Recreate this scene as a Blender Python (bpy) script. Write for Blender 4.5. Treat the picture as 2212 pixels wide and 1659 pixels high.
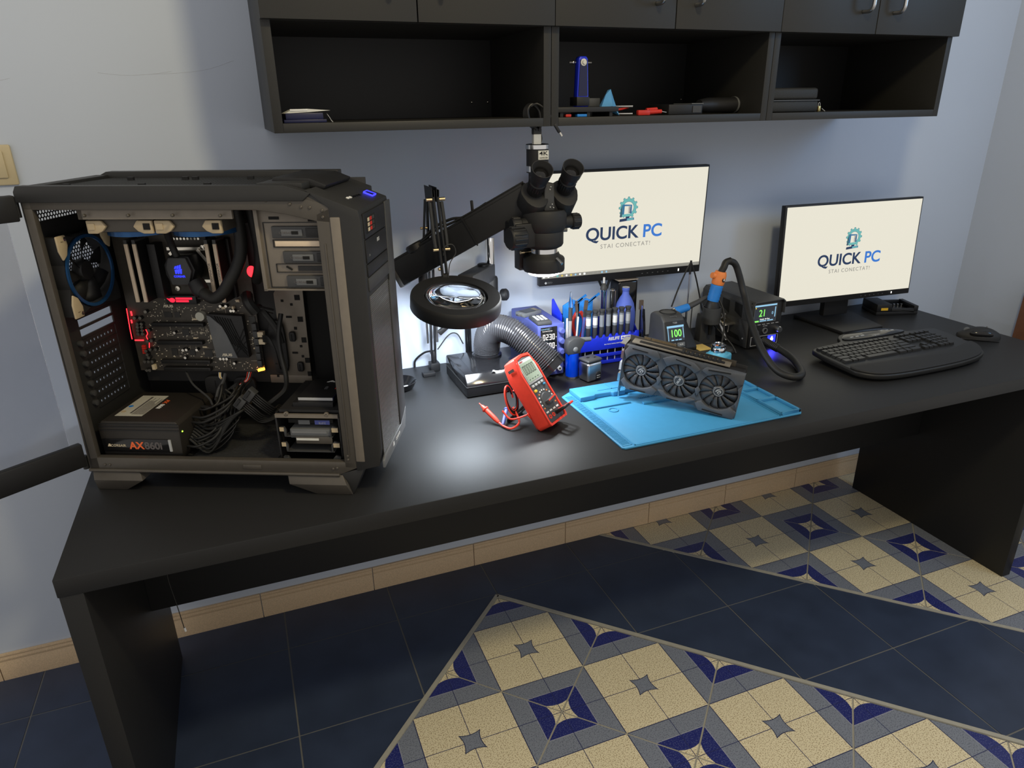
import bpy, bmesh, math, random
from mathutils import Vector, Matrix
for o in list(bpy.data.objects): bpy.data.objects.remove(o, do_unlink=True)
random.seed(7)
scene = bpy.context.scene
col = scene.collection
PI = math.pi
# ------------------------------------------------------------------ camera
cam_data = bpy.data.cameras.new('camera'); cam = bpy.data.objects.new('camera', cam_data); col.objects.link(cam)
cam_data.sensor_fit = 'HORIZONTAL'; cam_data.sensor_width = 36.0; cam_data.lens = 36.0*1502.47/2212; cam_data.clip_start = .05
yaw, pitch, roll = .3648, -.3811, -.0148
fw = Vector((math.sin(yaw)*math.cos(pitch), math.cos(yaw)*math.cos(pitch), math.sin(pitch)))
rt0 = Vector((math.cos(yaw), -math.sin(yaw), 0)); up0 = rt0.cross(fw)
rt = rt0*math.cos(roll)+up0*math.sin(roll); up = up0*math.cos(roll)-rt0*math.sin(roll)
Mc = Matrix.Identity(4)
for i in range(3):
    Mc[i][0] = rt[i]; Mc[i][1] = up[i]; Mc[i][2] = -fw[i]
Mc.translation = Vector((.3758, -1.9165, 1.4679))
cam.matrix_world = Mc
scene.camera = cam
# ------------------------------------------------------------------ world, lights, exposure
world = bpy.data.worlds.new('world'); scene.world = world; world.use_nodes = True
bg = world.node_tree.nodes['Background']; bg.inputs[0].default_value = (1.0, .955, .90, 1); bg.inputs[1].default_value = .60
def lamp(name, kind, loc, energy, color, size=.1, target=None, spread=None, size_y=None):
    d = bpy.data.lights.new(name, kind); d.energy = energy; d.color = color
    if kind == 'AREA':
        d.shape = 'DISK' if size_y is None else 'RECTANGLE'; d.size = size
        if size_y: d.size_y = size_y
        if spread: d.spread = spread
    else: d.shadow_soft_size = size
    o = bpy.data.objects.new(name, d); col.objects.link(o); o.location = loc
    if target is not None:
        o.rotation_euler = (Vector(target)-Vector(loc)).to_track_quat('-Z', 'Y').to_euler()
    return o
lamp('ceiling_lamp_light', 'POINT', (1.0, -1.75, 2.55), 56, (1.0, .84, .50), .10)
lamp('window_daylight', 'AREA', (2.96, -1.40, 1.85), 4.0, (.28, .58, 1.0), .35, target=(1.9, -.1, 1.3), size_y=.45)
vs = scene.view_settings
vs.view_transform = 'Standard'; vs.look = 'None'; vs.gamma = 1; vs.use_curve_mapping = False; vs.exposure = 0.1
# ------------------------------------------------------------------ materials
MATS = {}
def mat(name, c, rough=.5, metal=0, var=.12, vs_=60, bump=0, bs=200, emit=None, es=0, trans=0, ior=1.45, coat=0, alpha=1, spec=.5, sss=0):
    if name in MATS: return MATS[name]
    m = bpy.data.materials.new(name); m.use_nodes = True; nt = m.node_tree; b = nt.nodes['Principled BSDF']
    tc = nt.nodes.new('ShaderNodeTexCoord'); nz = nt.nodes.new('ShaderNodeTexNoise'); nz.inputs['Scale'].default_value = vs_; nz.inputs['Detail'].default_value = 3
    nt.links.new(tc.outputs['Object'], nz.inputs['Vector'])
    mx = nt.nodes.new('ShaderNodeMix'); mx.data_type = 'RGBA'
    nt.links.new(nz.outputs['Fac'], mx.inputs[0])
    mx.inputs[6].default_value = [max(0, x*(1-var)) for x in c]+[1]; mx.inputs[7].default_value = [min(1, x*(1+var)) for x in c]+[1]
    nt.links.new(mx.outputs[2], b.inputs['Base Color'])
    b.inputs['Roughness'].default_value = rough; b.inputs['Metallic'].default_value = metal; b.inputs['IOR'].default_value = ior
    b.inputs['Specular IOR Level'].default_value = spec; b.inputs['Coat Weight'].default_value = coat; b.inputs['Alpha'].default_value = alpha
    b.inputs['Transmission Weight'].default_value = trans
    if bump:
        n2 = nt.nodes.new('ShaderNodeTexNoise'); n2.inputs['Scale'].default_value = bs; n2.inputs['Detail'].default_value = 4
        nt.links.new(tc.outputs['Object'], n2.inputs['Vector'])
        bp = nt.nodes.new('ShaderNodeBump'); bp.inputs['Strength'].default_value = bump; bp.inputs['Distance'].default_value = .002
        nt.links.new(n2.outputs['Fac'], bp.inputs['Height']); nt.links.new(bp.outputs[0], b.inputs['Normal'])
    if emit:
        b.inputs['Emission Color'].default_value = (*emit, 1); b.inputs['Emission Strength'].default_value = es
    MATS[name] = m; return m
def glow(name, c, es=1.0): return mat(name, (.02, .02, .02), .6, emit=c, es=es)
mat('wall', (.505, .56, .66), .85, var=.03, vs_=3, bump=.12, bs=60)
mat('laminate', (.017, .017, .0175), .47, var=.25, vs_=500, bump=.05, bs=900, spec=.3)
mat('laminate_cab', (.019, .0185, .017), .5, var=.25, vs_=500, bump=.05, bs=900)
mat('edge_band', (.02, .02, .021), .5)
mat('black', (.010, .010, .011), .5); mat('black_gloss', (.008, .008, .009), .12); mat('black_soft', (.014, .014, .015), .62)
mat('blackhole', (.003, .003, .003), .8)
mat('dkgrey', (.045, .046, .048), .5); mat('grey', (.12, .125, .13), .5); mat('handle_grey', (.22, .24, .27), .45); mat('mesh_metal', (.20, .20, .20), .4, .6); mat('ltgrey', (.42, .43, .44), .5)
mat('chrome', (.75, .75, .76), .09, 1, var=.02); mat('steel', (.55, .55, .56), .28, 1, var=.05); mat('brass', (.75, .58, .36), .3, 1); mat('nickel', (.72, .68, .6), .25, 1)
mat('white', (.75, .75, .73), .5); mat('cream', (.62, .52, .36), .5)
mat('casemetal', (.082, .073, .062), .42, .25, bump=.03); mat('casemetal_lit', (.19, .165, .135), .45, .2, bump=.03); mat('caseplastic', (.020, .020, .020), .5)  # second metal is a lit copy: stronger light on cage and strip in its colour
mat('pcb', (.05, .043, .034), .45, var=.4, vs_=90); mat('pcbpart', (.02, .019, .018), .4)
mat('rampale', (.72, .58, .43), .45); mat('pad', (.46, .37, .24), .6); mat('ringblue', (.015, .075, .21), .25, .4)
mat('sleeve', (.012, .012, .012), .55); mat('silver_print', (.72, .64, .5), .4)
mat('psu_body', (.022, .019, .016), .5, bump=.05); mat('label_white', (.5, .49, .42), .6)
mat('orange_red', (.85, .14, .03), .4); mat('letter_grey', (.10, .09, .09), .5)
mat('blue_box', (.075, .095, .34), .5); mat('blue_bright', (.012, .03, .62), .35); mat('blue_sky', (.02, .22, .70), .4); mat('blue_bulb', (.10, .16, .62), .6)
mat('mat_blue', (.045, .25, .47), .55, var=.05, bump=.03); mat('red', (.82, .055, .03), .45); mat('meter_face', (.06, .062, .066), .5); mat('yellow', (.75, .45, .03), .5)
mat('lcd', (.30, .36, .28), .35); mat('lcd_ink', (.03, .04, .04), .5)
mat('acrylic', (.78, .78, .80), .06, trans=1, ior=1.2, var=.02); mat('glass', (.95, .97, .97), .01, trans=1, ior=1.5, var=.01)
mat('smokeglass', (.5, .5, .5), .1, trans=.9)
mat('fluid_blue', (.0, .06, .75), .12, trans=.35); mat('duct', (.075, .075, .082), .2, .5); mat('bottle_blue', (.10, .42, .62), .35); mat('orange', (.80, .24, .06), .5); mat('grip_blue', (.02, .20, .62), .5)
mat('wood', (.16, .065, .03), .5, var=.4, vs_=14); mat('switch', (.52, .44, .28), .45, var=.03); mat('cloth_blue', (.08, .28, .55), .8)
mat('paper', (.6, .6, .56), .7); mat('darkblue', (.007, .009, .05), .4); mat('redtool', (.55, .03, .02), .4); mat('sponge', (.72, .52, .16), .9); mat('bristle', (.09, .065, .05), .8)
mat('gpu', (.078, .085, .098), .33); mat('gpu_tan', (.20, .175, .14), .5, .3); mat('fanblade', (.06, .063, .07), .33)
mat('key', (.016, .016, .016), .38); mat('kb', (.011, .011, .011), .42); mat('trim', (.40, .385, .33), .5); mat('grout', (.17, .17, .165), .9)
mat('padlock', (.45, .34, .14), .3, .9); mat('leather', (.016, .016, .015), .6, bump=.3, bs=300)
glow('led_red', (1, .02, .03), 3.0); glow('led_blue', (.03, .03, 1), 3.0); glow('led_amber', (1, .35, .03), 5); glow('led_green', (.4, 1, .05), 3); glow('led_white', (.95, .98, 1), 9)
glow('scr', (.90, .86, .72), 0.82); glow('scr_task', (.30, .29, .25), .8); glow('scr_navy', (.006, .03, .10), .8); glow('scr_blue', (.03, .18, .62), .9); glow('scr_teal', (.16, .52, .50), .8)
glow('scr_mid', (.02, .16, .35), .8); glow('scr_grey', (.32, .31, .28), .8); glow('scr_line', (.03, .11, .16), .8); glow('scr_dark', (.015, .02, .03), 1); glow('scr_ltb', (.25, .5, .7), 1.1); glow('scr_green', (.22, .85, .12), 1.3); glow('scr_white', (.95, .95, .9), 1.2); glow('scr_yel', (.8, .6, .1), .8)
glow('digit', (1, .93, .88), 1.6); glow('logo_blue', (.25, .32, 1), 2.2); glow('logo_pump', (.02, .03, 1), 2.0); glow('rog', (1, .015, .05), 1.2)
# ------------------------------------------------------------------ mesh builder
def basis(ax):
    a = Vector(ax).normalized(); h = Vector((0, 0, 1)) if abs(a.z) < .9 else Vector((1, 0, 0))
    u = h.cross(a).normalized(); return u, a.cross(u), a
def spline(pts, sub=6, closed=False):
    P = [Vector(p) for p in pts]; n = len(P); out = []
    if sub <= 1: return P
    rng = range(n if closed else n-1)
    for i in rng:
        p0 = P[(i-1) % n] if closed or i > 0 else P[0]*2-P[1]
        p1 = P[i]; p2 = P[(i+1) % n]; p3 = P[(i+2) % n] if closed or i+2 < n else P[-1]*2-P[-2]
        for k in range(sub):
            t = k/sub; out.append(.5*((2*p1)+(p2-p0)*t+(2*p0-5*p1+4*p2-p3)*t*t+(3*p1-p0-3*p2+p3)*t**3))
    if not closed: out.append(P[-1])
    return out
class B:
    def __init__(s): s.v = []; s.f = []
    def add(s, vs, fs):
        k = len(s.v); s.v += [Vector(v) for v in vs]; s.f += [tuple(i+k for i in f) for f in fs]; return s
    def bx(s, x0, x1, y0, y1, z0, z1):
        return s.add([(x, y, z) for x in (x0, x1) for y in (y0, y1) for z in (z0, z1)], [(0, 1, 3, 2), (4, 6, 7, 5), (0, 4, 5, 1), (2, 3, 7, 6), (0, 2, 6, 4), (1, 5, 7, 3)])
    def obx(s, c, ax, ay, az, sx, sy, sz):
        c = Vector(c); ax, ay, az = Vector(ax).normalized()*sx/2, Vector(ay).normalized()*sy/2, Vector(az).normalized()*sz/2
        return s.add([c+ax*i+ay*j+az*k for i in (-1, 1) for j in (-1, 1) for k in (-1, 1)], [(0, 1, 3, 2), (4, 6, 7, 5), (0, 4, 5, 1), (2, 3, 7, 6), (0, 2, 6, 4), (1, 5, 7, 3)])
    def bar(s, a, b, w, h, upv=(0, 0, 1)):
        a, b = Vector(a), Vector(b); d = (b-a); sd = d.cross(Vector(upv)).normalized(); u = sd.cross(d).normalized()
        return s.obx((a+b)/2, d, sd, u, d.length, w, h)
    def lathe(s, prof, o=(0, 0, 0), ax=(0, 0, 1), n=24):
        u, w, a = basis(ax); o = Vector(o); vs = []; fs = []
        for r, h in prof:
            r = max(r, 1e-5)
            vs += [o+a*h+u*(r*math.cos(2*PI*i/n))+w*(r*math.sin(2*PI*i/n)) for i in range(n)]
        for k in range(len(prof)-1):
            for i in range(n):
                j = (i+1) % n; fs.append((k*n+i, k*n+j, (k+1)*n+j, (k+1)*n+i))
        return s.add(vs, fs)
    def cyl(s, a, b, r, r2=None, n=16):
        a, b = Vector(a), Vector(b); L = (b-a).length; r2 = r if r2 is None else r2
        return s.lathe([(0, 0), (r, 0), (r2, L), (0, L)], a, b-a, n)
    def tube(s, pts, r, n=8, sub=6, closed=False):
        P = spline(pts, sub, closed); m = len(P); vs = []; fs = []; pu = None
        for i, p in enumerate(P):
            t = (P[(i+1) % m]-P[i-1]) if closed else (P[min(i+1, m-1)]-P[max(i-1, 0)])
            t.normalize()
            if pu is None: pu = basis(t)[0]
            pu = (pu-t*pu.dot(t)).normalized(); w = t.cross(pu)
            rr = r(i/(m-1)) if callable(r) else r
            vs += [p+pu*(rr*math.cos(2*PI*k/n))+w*(rr*math.sin(2*PI*k/n)) for k in range(n)]
        for i in range(m if closed else m-1):
            for k in range(n):
                j = (k+1) % n; q = ((i+1) % m)*n; fs.append((i*n+k, i*n+j, q+j, q+k))
        if not closed: fs += [tuple(range(n))[::-1], tuple(range((m-1)*n, m*n))]
        return s.add(vs, fs)
    def ribbon(s, pts, w, t, wv=(0, 1, 0), sub=6):
        P = spline(pts, sub); m = len(P); vs = []; fs = []; wv = Vector(wv).normalized()
        for i, p in enumerate(P):
            d = (P[min(i+1, m-1)]-P[max(i-1, 0)]).normalized(); nn = d.cross(wv).normalized()
            vs += [p+wv*w/2+nn*t/2, p-wv*w/2+nn*t/2, p-wv*w/2-nn*t/2, p+wv*w/2-nn*t/2]
        for i in range(m-1):
            for k in range(4): j = (k+1) % 4; fs.append((i*4+k, i*4+j, i*4+4+j, i*4+4+k))
        fs += [(3, 2, 1, 0), tuple(range(m*4-4, m*4))]
        return s.add(vs, fs)
    def prism(s, poly, a0, a1, ax='z', M=None):
        n = len(poly)
        def P(p, h): return {'z': (p[0], p[1], h), 'y': (p[0], h, p[1]), 'x': (h, p[0], p[1])}[ax]
        vs = [P(p, a0) for p in poly]+[P(p, a1) for p in poly]
        if M is not None: vs = [M @ Vector(v) for v in vs]
        return s.add(vs, [tuple(range(n))[::-1], tuple(range(n, 2*n))]+[(i, (i+1) % n, n+(i+1) % n, n+i) for i in range(n)])
    def frame(s, x0, x1, z0, z1, w, y0, y1):   # rectangular frame in the xz plane
        return s.bx(x0, x0+w, y0, y1, z0, z1).bx(x1-w, x1, y0, y1, z0, z1).bx(x0+w, x1-w, y0, y1, z0, z0+w).bx(x0+w, x1-w, y0, y1, z1-w, z1)
    def ring(s, o, ax, r0, r1, h, n=32):
        return s.lathe([(r0, 0), (r1, 0), (r1, h), (r0, h), (r0, 0)], o, ax, n)
    def ball(s, o, r, n=14, k=8):
        r = Vector(r) if not isinstance(r, (int, float)) else Vector((r, r, r)); o = Vector(o); vs = []; fs = []
        for i in range(k+1):
            t = PI*i/k
            vs += [o+Vector((r.x*math.sin(t)*math.cos(2*PI*j/n), r.y*math.sin(t)*math.sin(2*PI*j/n), r.z*math.cos(t))) for j in range(n)]
        for i in range(k):
            for j in range(n): q = (j+1) % n; fs.append((i*n+j, (i+1)*n+j, (i+1)*n+q, i*n+q))
        return s.add(vs, fs)
    def seg7(s, ch, x, y, z, w, h, t, d=.0003):
        S = {'0': 'abcdef', '1': 'bc', '2': 'abged', '3': 'abgcd', '4': 'fgbc', '5': 'afgcd', '6': 'afgedc', '7': 'abc', '8': 'abcdefg', '9': 'abcdfg', 'G': 'afedc'}[ch]
        Q = {'a': (0, w, h-t, h), 'd': (0, w, 0, t), 'g': (0, w, h/2-t/2, h/2+t/2), 'f': (0, t, h/2, h), 'b': (w-t, w, h/2, h), 'e': (0, t, 0, h/2), 'c': (w-t, w, 0, h/2)}
        for c in S:
            a = Q[c]; s.bx(x+a[0], x+a[1], y-d, y, z+a[2], z+a[3])
        return s
    def xf(s, M):
        s.v = [M @ v for v in s.v]; return s
    def done(s, name, m, par=None, bev=0, seg=2, smooth=40, world=False, kind=None):
        vs = s.v
        if world and par is not None: vs = [v-par.location for v in vs]
        me = bpy.data.meshes.new(name); bm = bmesh.new(); bv = [bm.verts.new(v) for v in vs]
        for f in s.f:
            try: bm.faces.new([bv[i] for i in f])
            except ValueError: pass
        bmesh.ops.remove_doubles(bm, verts=bm.verts, dist=1e-6)
        bmesh.ops.recalc_face_normals(bm, faces=bm.faces)
        if bev:
            es = [e for e in bm.edges if len(e.link_faces) == 2 and e.calc_face_angle(0) > .5]
            if es: bmesh.ops.bevel(bm, geom=es, offset=bev, segments=seg, affect='EDGES', profile=.5, clamp_overlap=True)
        bm.to_mesh(me); bm.free()
        if smooth:
            for p in me.polygons: p.use_smooth = True
            me.set_sharp_from_angle(angle=math.radians(smooth))
        me.materials.append(MATS[m] if isinstance(m, str) else m)
        o = bpy.data.objects.new(name, me); col.objects.link(o)
        if par is not None: o.parent = par
        if kind: o['kind'] = kind
        return o
def tag(o, label=None, cat=None, group=None, kind=None):
    if label: o['label'] = label
    if cat: o['category'] = cat
    if group: o['group'] = group
    if kind: o['kind'] = kind
    return o
def thing(name, label, cat, loc=(0, 0, 0), rz=0, group=None, rot=None):
    o = bpy.data.objects.new(name, None); col.objects.link(o); o.location = loc; o.rotation_euler = rot if rot else (0, 0, rz); o.empty_display_size = .02
    return tag(o, label, cat, group)
def cp(o, par=None, loc=None):
    c = o.copy(); col.objects.link(c)
    if par is not None: c.parent = par
    if loc is not None: c.location = loc
    return c
def txt(s, size, m, par, o, xv=(1, 0, 0), yv=(0, 0, 1), bold=0, name='lettering', align='CENTER', world=False, ex=.0002, shear=0, space=1, sx=1):
    cu = bpy.data.curves.new(name, 'FONT'); cu.body = s; cu.size = size; cu.extrude = ex; cu.offset = bold*size; cu.align_x = align; cu.align_y = 'CENTER'; cu.shear = shear; cu.space_character = space; cu.resolution_u = 8 if bold > .015 else 3
    t = bpy.data.objects.new(name, cu); col.objects.link(t); bpy.context.view_layer.update()
    me = bpy.data.meshes.new_from_object(t); bpy.data.objects.remove(t); bpy.data.curves.remove(cu)
    X, Y = Vector(xv).normalized(), Vector(yv).normalized(); Z = X.cross(Y); O = Vector(o)-(par.location if world and par is not None else Vector())
    for v in me.vertices: c = v.co.copy(); v.co = O+X*c.x*sx+Y*c.y+Z*c.z
    me.name = name; me.materials.clear(); me.materials.append(MATS[m])
    ob = bpy.data.objects.new(name, me); col.objects.link(ob)
    if par is not None: ob.parent = par
    return ob
# ================================================================== SETTING
XR = 3.03            # right wall
b = B().bx(-1.3, XR+.1, 0, .08, 0, 2.6); wb = tag(b.done('wall_back', 'wall'), kind='structure', label='pale blue grey plastered wall behind the desk')
mat('wall_crack', (.44, .475, .55), .9)
for pts in ([(-.10, .001, 1.541), (-.085, .001, 1.534), (-.06, .001, 1.533), (-.04, .001, 1.537)], [(.13, .001, 1.548), (.18, .001, 1.543), (.235, .001, 1.545), (.28, .001, 1.551)], [(.235, .001, 1.545), (.30, .001, 1.548), (.36, .001, 1.556), (.42, .001, 1.575)]):
    B().tube(pts, .0013, 6).done('plaster_crack', 'wall_crack', wb)
b = B().bx(XR, XR+.1, -1.05, 0, 0, 2.6); tag(b.done('wall_right', 'wall'), kind='structure', label='blue grey side wall at the far right')
fl = B().bx(-1.3, XR+.1, -3.0, .08, -.06, -.0015).done('floor', 'grout'); tag(fl, kind='structure', label='tiled floor of navy squares and patterned diamonds')
def clip(poly, a, b_, c):     # keep a*x+b*y<=c
    out = []
    for i in range(len(poly)):
        p, q = poly[i], poly[(i+1) % len(poly)]; dp, dq = a*p[0]+b_*p[1]-c, a*q[0]+b_*q[1]-c
        if dp <= 0: out.append(p)
        if dp*dq < 0: t = dp/(dp-dq); out.append((p[0]+(q[0]-p[0])*t, p[1]+(q[1]-p[1])*t))
    return out
def area(p): return abs(sum(p[i][0]*p[(i+1) % len(p)][1]-p[(i+1) % len(p)][0]*p[i][1] for i in range(len(p))))/2
# navy tile material
def navy_mat():
    m = mat('navy_tile', (.036, .051, .094), .38, var=.35, vs_=9, bump=.06, bs=40); return m
navy_mat()
def decor_mat():
    m = bpy.data.materials.new('decor_tile'); m.use_nodes = True; nt = m.node_tree; L = nt.links; N = nt.nodes; bs = N['Principled BSDF']
    tc = N.new('ShaderNodeTexCoord'); sp = N.new('ShaderNodeSeparateXYZ'); L.new(tc.outputs['Object'], sp.inputs[0])
    def op(o, a, b_=None):
        n = N.new('ShaderNodeMath'); n.operation = o
        for i, x in enumerate((a, b_)):
            if x is None: continue
            if isinstance(x, (int, float)): n.inputs[i].default_value = x
            else: L.new(x, n.inputs[i])
        return n.outputs[0]
    def mix(f, a, b_):
        n = N.new('ShaderNodeMix'); n.data_type = 'RGBA'; L.new(f, n.inputs[0])
        for i, x in ((6, a), (7, b_)):
            if isinstance(x, tuple): n.inputs[i].default_value = (*x, 1)
            else: L.new(x, n.inputs[i])
        return n.outputs[2]
    ax, ay = op('ABSOLUTE', sp.outputs[0]), op('ABSOLUTE', sp.outputs[1])
    Mx, mn = op('MAXIMUM', ax, ay), op('MINIMUM', ax, ay)
    d = op('MAXIMUM', op('SUBTRACT', .2445, Mx), mn)           # distance from nearest tile corner
    c1, c2 = op('SUBTRACT', .2445, Mx), mn
    nz = N.new('ShaderNodeTexNoise'); nz.inputs['Scale'].default_value = 330; nz.inputs['Detail'].default_value = 2; L.new(tc.outputs['Object'], nz.inputs['Vector'])
    sk = op('GREATER_THAN', nz.outputs['Fac'], .56)
    beige = mix(sk, (.80, .71, .49), (.44, .35, .21)); grey = mix(sk, (.23, .255, .31), (.135, .15, .195)); navy = mix(sk, (.02, .026, .16), (.07, .085, .24))
    c = mix(op('LESS_THAN', Mx, .122), grey, beige)
    c = mix(op('LESS_THAN', d, .070), c, navy)
    cm, cn = op('MAXIMUM', c1, c2), op('MINIMUM', c1, c2)
    s2 = op('SUBTRACT', cm, op('MULTIPLY', op('MULTIPLY', cn, cn), 7.0))
    star2 = op('MULTIPLY', op('LESS_THAN', s2, .026), op('LESS_THAN', cm, .040))
    c = mix(star2, c, beige)
    # outlines
    def band(x, v, w): return op('LESS_THAN', op('ABSOLUTE', op('SUBTRACT', x, v)), w)
    c = mix(band(Mx, .1225, .0011), c, (.02, .025, .09))
    c = mix(op('MULTIPLY', band(d, .0705, .0009), op('GREATER_THAN', Mx, .15)), c, (.35, .36, .42))
    c = mix(op('LESS_THAN', mn, .0009), c, (.03, .035, .11))
    st = op('SUBTRACT', Mx, op('MULTIPLY', op('MULTIPLY', mn, mn), 8.0))
    c = mix(op('MULTIPLY', op('LESS_THAN', st, .0225), op('LESS_THAN', Mx, .034)), c, (.015, .02, .07))
    c = mix(op('MULTIPLY', op('LESS_THAN', st, .0205), op('LESS_THAN', Mx, .0325)), c, grey)
    L.new(c, bs.inputs['Base Color']); bs.inputs['Roughness'].default_value = .32
    MATS['decor_tile'] = m
decor_mat()
def tile_obj(poly, m, origin=(0, 0), inset=.0016, dz=0):
    cx = sum(p[0] for p in poly)/len(poly); cy = sum(p[1] for p in poly)/len(poly); n = len(poly)
    if area(poly) < 2e-4: return
    q = []                       # inset convex polygon by moving edges
    pp = poly
    sgn = 1 if sum(pp[i][0]*pp[(i+1) % n][1]-pp[(i+1) % n][0]*pp[i][1] for i in range(n)) > 0 else -1
    out = list(pp)
    for i in range(n):
        (x0, y0), (x1, y1) = pp[i], pp[(i+1) % n]; L = math.hypot(x1-x0, y1-y0)
        if L < 1e-6: continue
        nx, ny = sgn*(y1-y0)/L, -sgn*(x1-x0)/L
        out = clip(out, nx, ny, nx*x0+ny*y0-inset)
    if len(out) < 3: return
    o = B().prism([(x-origin[0], y-origin[1]) for x, y in out], -.008, dz).done('tile', m, fl, smooth=0); o.location = (origin[0], origin[1], 0); return o
px, py = .3253, .3285; gx0, gy0 = .002, -.178
for i in range(-4, 10):
    for j in range(-4, 2):
        x0, x1 = gx0+i*px, gx0+(i+1)*px; y0, y1 = gy0+j*py, gy0+(j+1)*py
        y1 = min(y1, -.001); x0 = max(x0, -1.29); x1 = min(x1, XR)
        if y1 <= y0 or x1 <= x0: continue
        cell = [(x0, y0), (x1, y0), (x1, y1), (x0, y1)]
        if (y0+y1)/2 < gy0:
            if x0 < .95: cell = clip(cell, 1, -1, 1.160)
            else:
                cell = clip(cell, -1, -1, -.790)
        if len(cell) >= 3: cell = clip(cell, 1, 1, 1.430)
        if len(cell) >= 3: tile_obj(cell, 'navy_tile', inset=.0021)
h = .2445
def decor(cx, cy, far):
    poly = [(cx+h, cy), (cx, cy+h), (cx-h, cy), (cx, cy-h)]
    poly = clip(poly, 0, 1, -.001)
    if len(poly) >= 3: poly = clip(poly, 1, 0, XR)
    if len(poly) >= 3 and cy > -1.9: tile_obj(poly, 'decor_tile', (cx, cy), inset=.0022)
for a in range(7):            # near diamond: rows from the apex
    for c in range(7):
        decor(.972+h*(c-a), -.4405-h*(a+c), False)
for a in range(4):
    for c in range(-2, 8):
        decor(1.946+h*a+h*c, -.2565+h*a-h*c, True)
# pale grout bed showing between the patterned tiles
mat('grout_pale', (.36, .34, .28), .8)
B().prism([(.972, -.196), (-.42, -1.588), (.972, -2.9), (2.36, -1.588)], -.006, -.0012).done('grout_bed', 'grout_pale', fl, smooth=0)
B().prism([(1.45, -.001), (2.9, -1.45), (3.02, -1.45), (3.02, -.001)], -.006, -.0012).done('grout_bed', 'grout_pale', fl, smooth=0)
# light metal trim strips along the diamond borders
def strip(p, q, w=.012):
    d = Vector((q[0]-p[0], q[1]-p[1], 0)); o = B().bar((p[0], p[1], -.002), (q[0], q[1], -.002), w, .008).done('trim_strip', 'trim', fl); return o
strip((.9755, -.185), (.9755-1.4, -.185-1.4)); strip((.975, -.188), (.975+1.35, -.188-1.35)); strip((1.437, -.001), (1.437+1.0, -1.001))
# baseboard of individual speckled tiles
base = bpy.data.objects.new('baseboard_back', None); col.objects.link(base); base['kind'] = 'structure'; base['label'] = 'beige speckled baseboard tiles along the wall'
m = mat('base_tile', (.60, .445, .285), .5, var=.35, vs_=420, bump=.04)
prof = [(-.001, 0), (-.0085, 0), (-.0085, .058), (-.0072, .060), (-.0072, .063), (-.0088, .066), (-.0088, .071), (-.0070, .074), (-.0070, .078), (-.0085, .0805), (-.0075, .0855), (-.001, .0855)]
tb = B().prism(prof, .0012, .3433, 'x'); t0 = tb.done('baseboard_tile', 'base_tile', base); xs = [.2672+.3445*k for k in range(-4, 8)]
t0.location = (xs[0], 0, 0)
for x in xs[1:]: cp(t0, base, (x, 0, 0))
# light switch
t = thing('light_switch', 'cream light switch on the wall above the computer', 'light switch', (-.108, 0, 1.36))
B().bx(-.043, .036, -.009, -.0002, -.043, .043).done('plate', 'switch', t, bev=.004); B().bx(-.03, .02, -.0135, -.009, -.027, .03).done('rocker', 'switch', t, bev=.002)
# ================================================================== DESK
t = thing('desk', 'long black laminate workbench with slab legs along the wall', 'desk', (1.33, -.38, 0))
D = .758
B().bx(0, 2.652, -D, -.002, .7132, .75).done('desk_top', 'laminate', t, bev=.0022, world=True)
B().bx(.002, .0385, -D+.002, -.10, 0, .713).done('leg', 'laminate', t, bev=.001, world=True)
B().bx(2.55, 2.587, -D+.03, -.10, 0, .713).done('leg', 'laminate', t, bev=.001, world=True)
B().bx(.039, 2.5495, -.33, -.312, .343, .7128).done('apron', 'laminate', t, bev=.001, world=True)
t = thing('hanging_wire', 'thin dark wire with a white tip hanging under the desk top', 'wire', (.155, -.60, .40))
B().tube([(.138, -.60, .711), (.142, -.60, .66), (.139, -.60, .60), (.144, -.60, .53), (.147, -.60, .475)], .0009, 6).done('cord', 'black', t, world=True)
B().cyl((.1475, -.60, .477), (.1485, -.60, .468), .0022, n=8).done('tip', 'white', t, world=True)
# brown wooden furniture at right
t = thing('wooden_furniture', 'brown wooden furniture post beyond the right end of the desk', 'furniture', (2.99, -.34, 0))
B().prism([(2.948, 0), (3.024, 0), (3.024, .86), (2.972, .845)], -.40, -.30, 'y').done('post', 'wood', t, bev=.004, world=True); B().bx(2.985, 3.012, -.403, -.40, .05, .80).done('inset_panel', 'wood', t, bev=.001, world=True)
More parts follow.
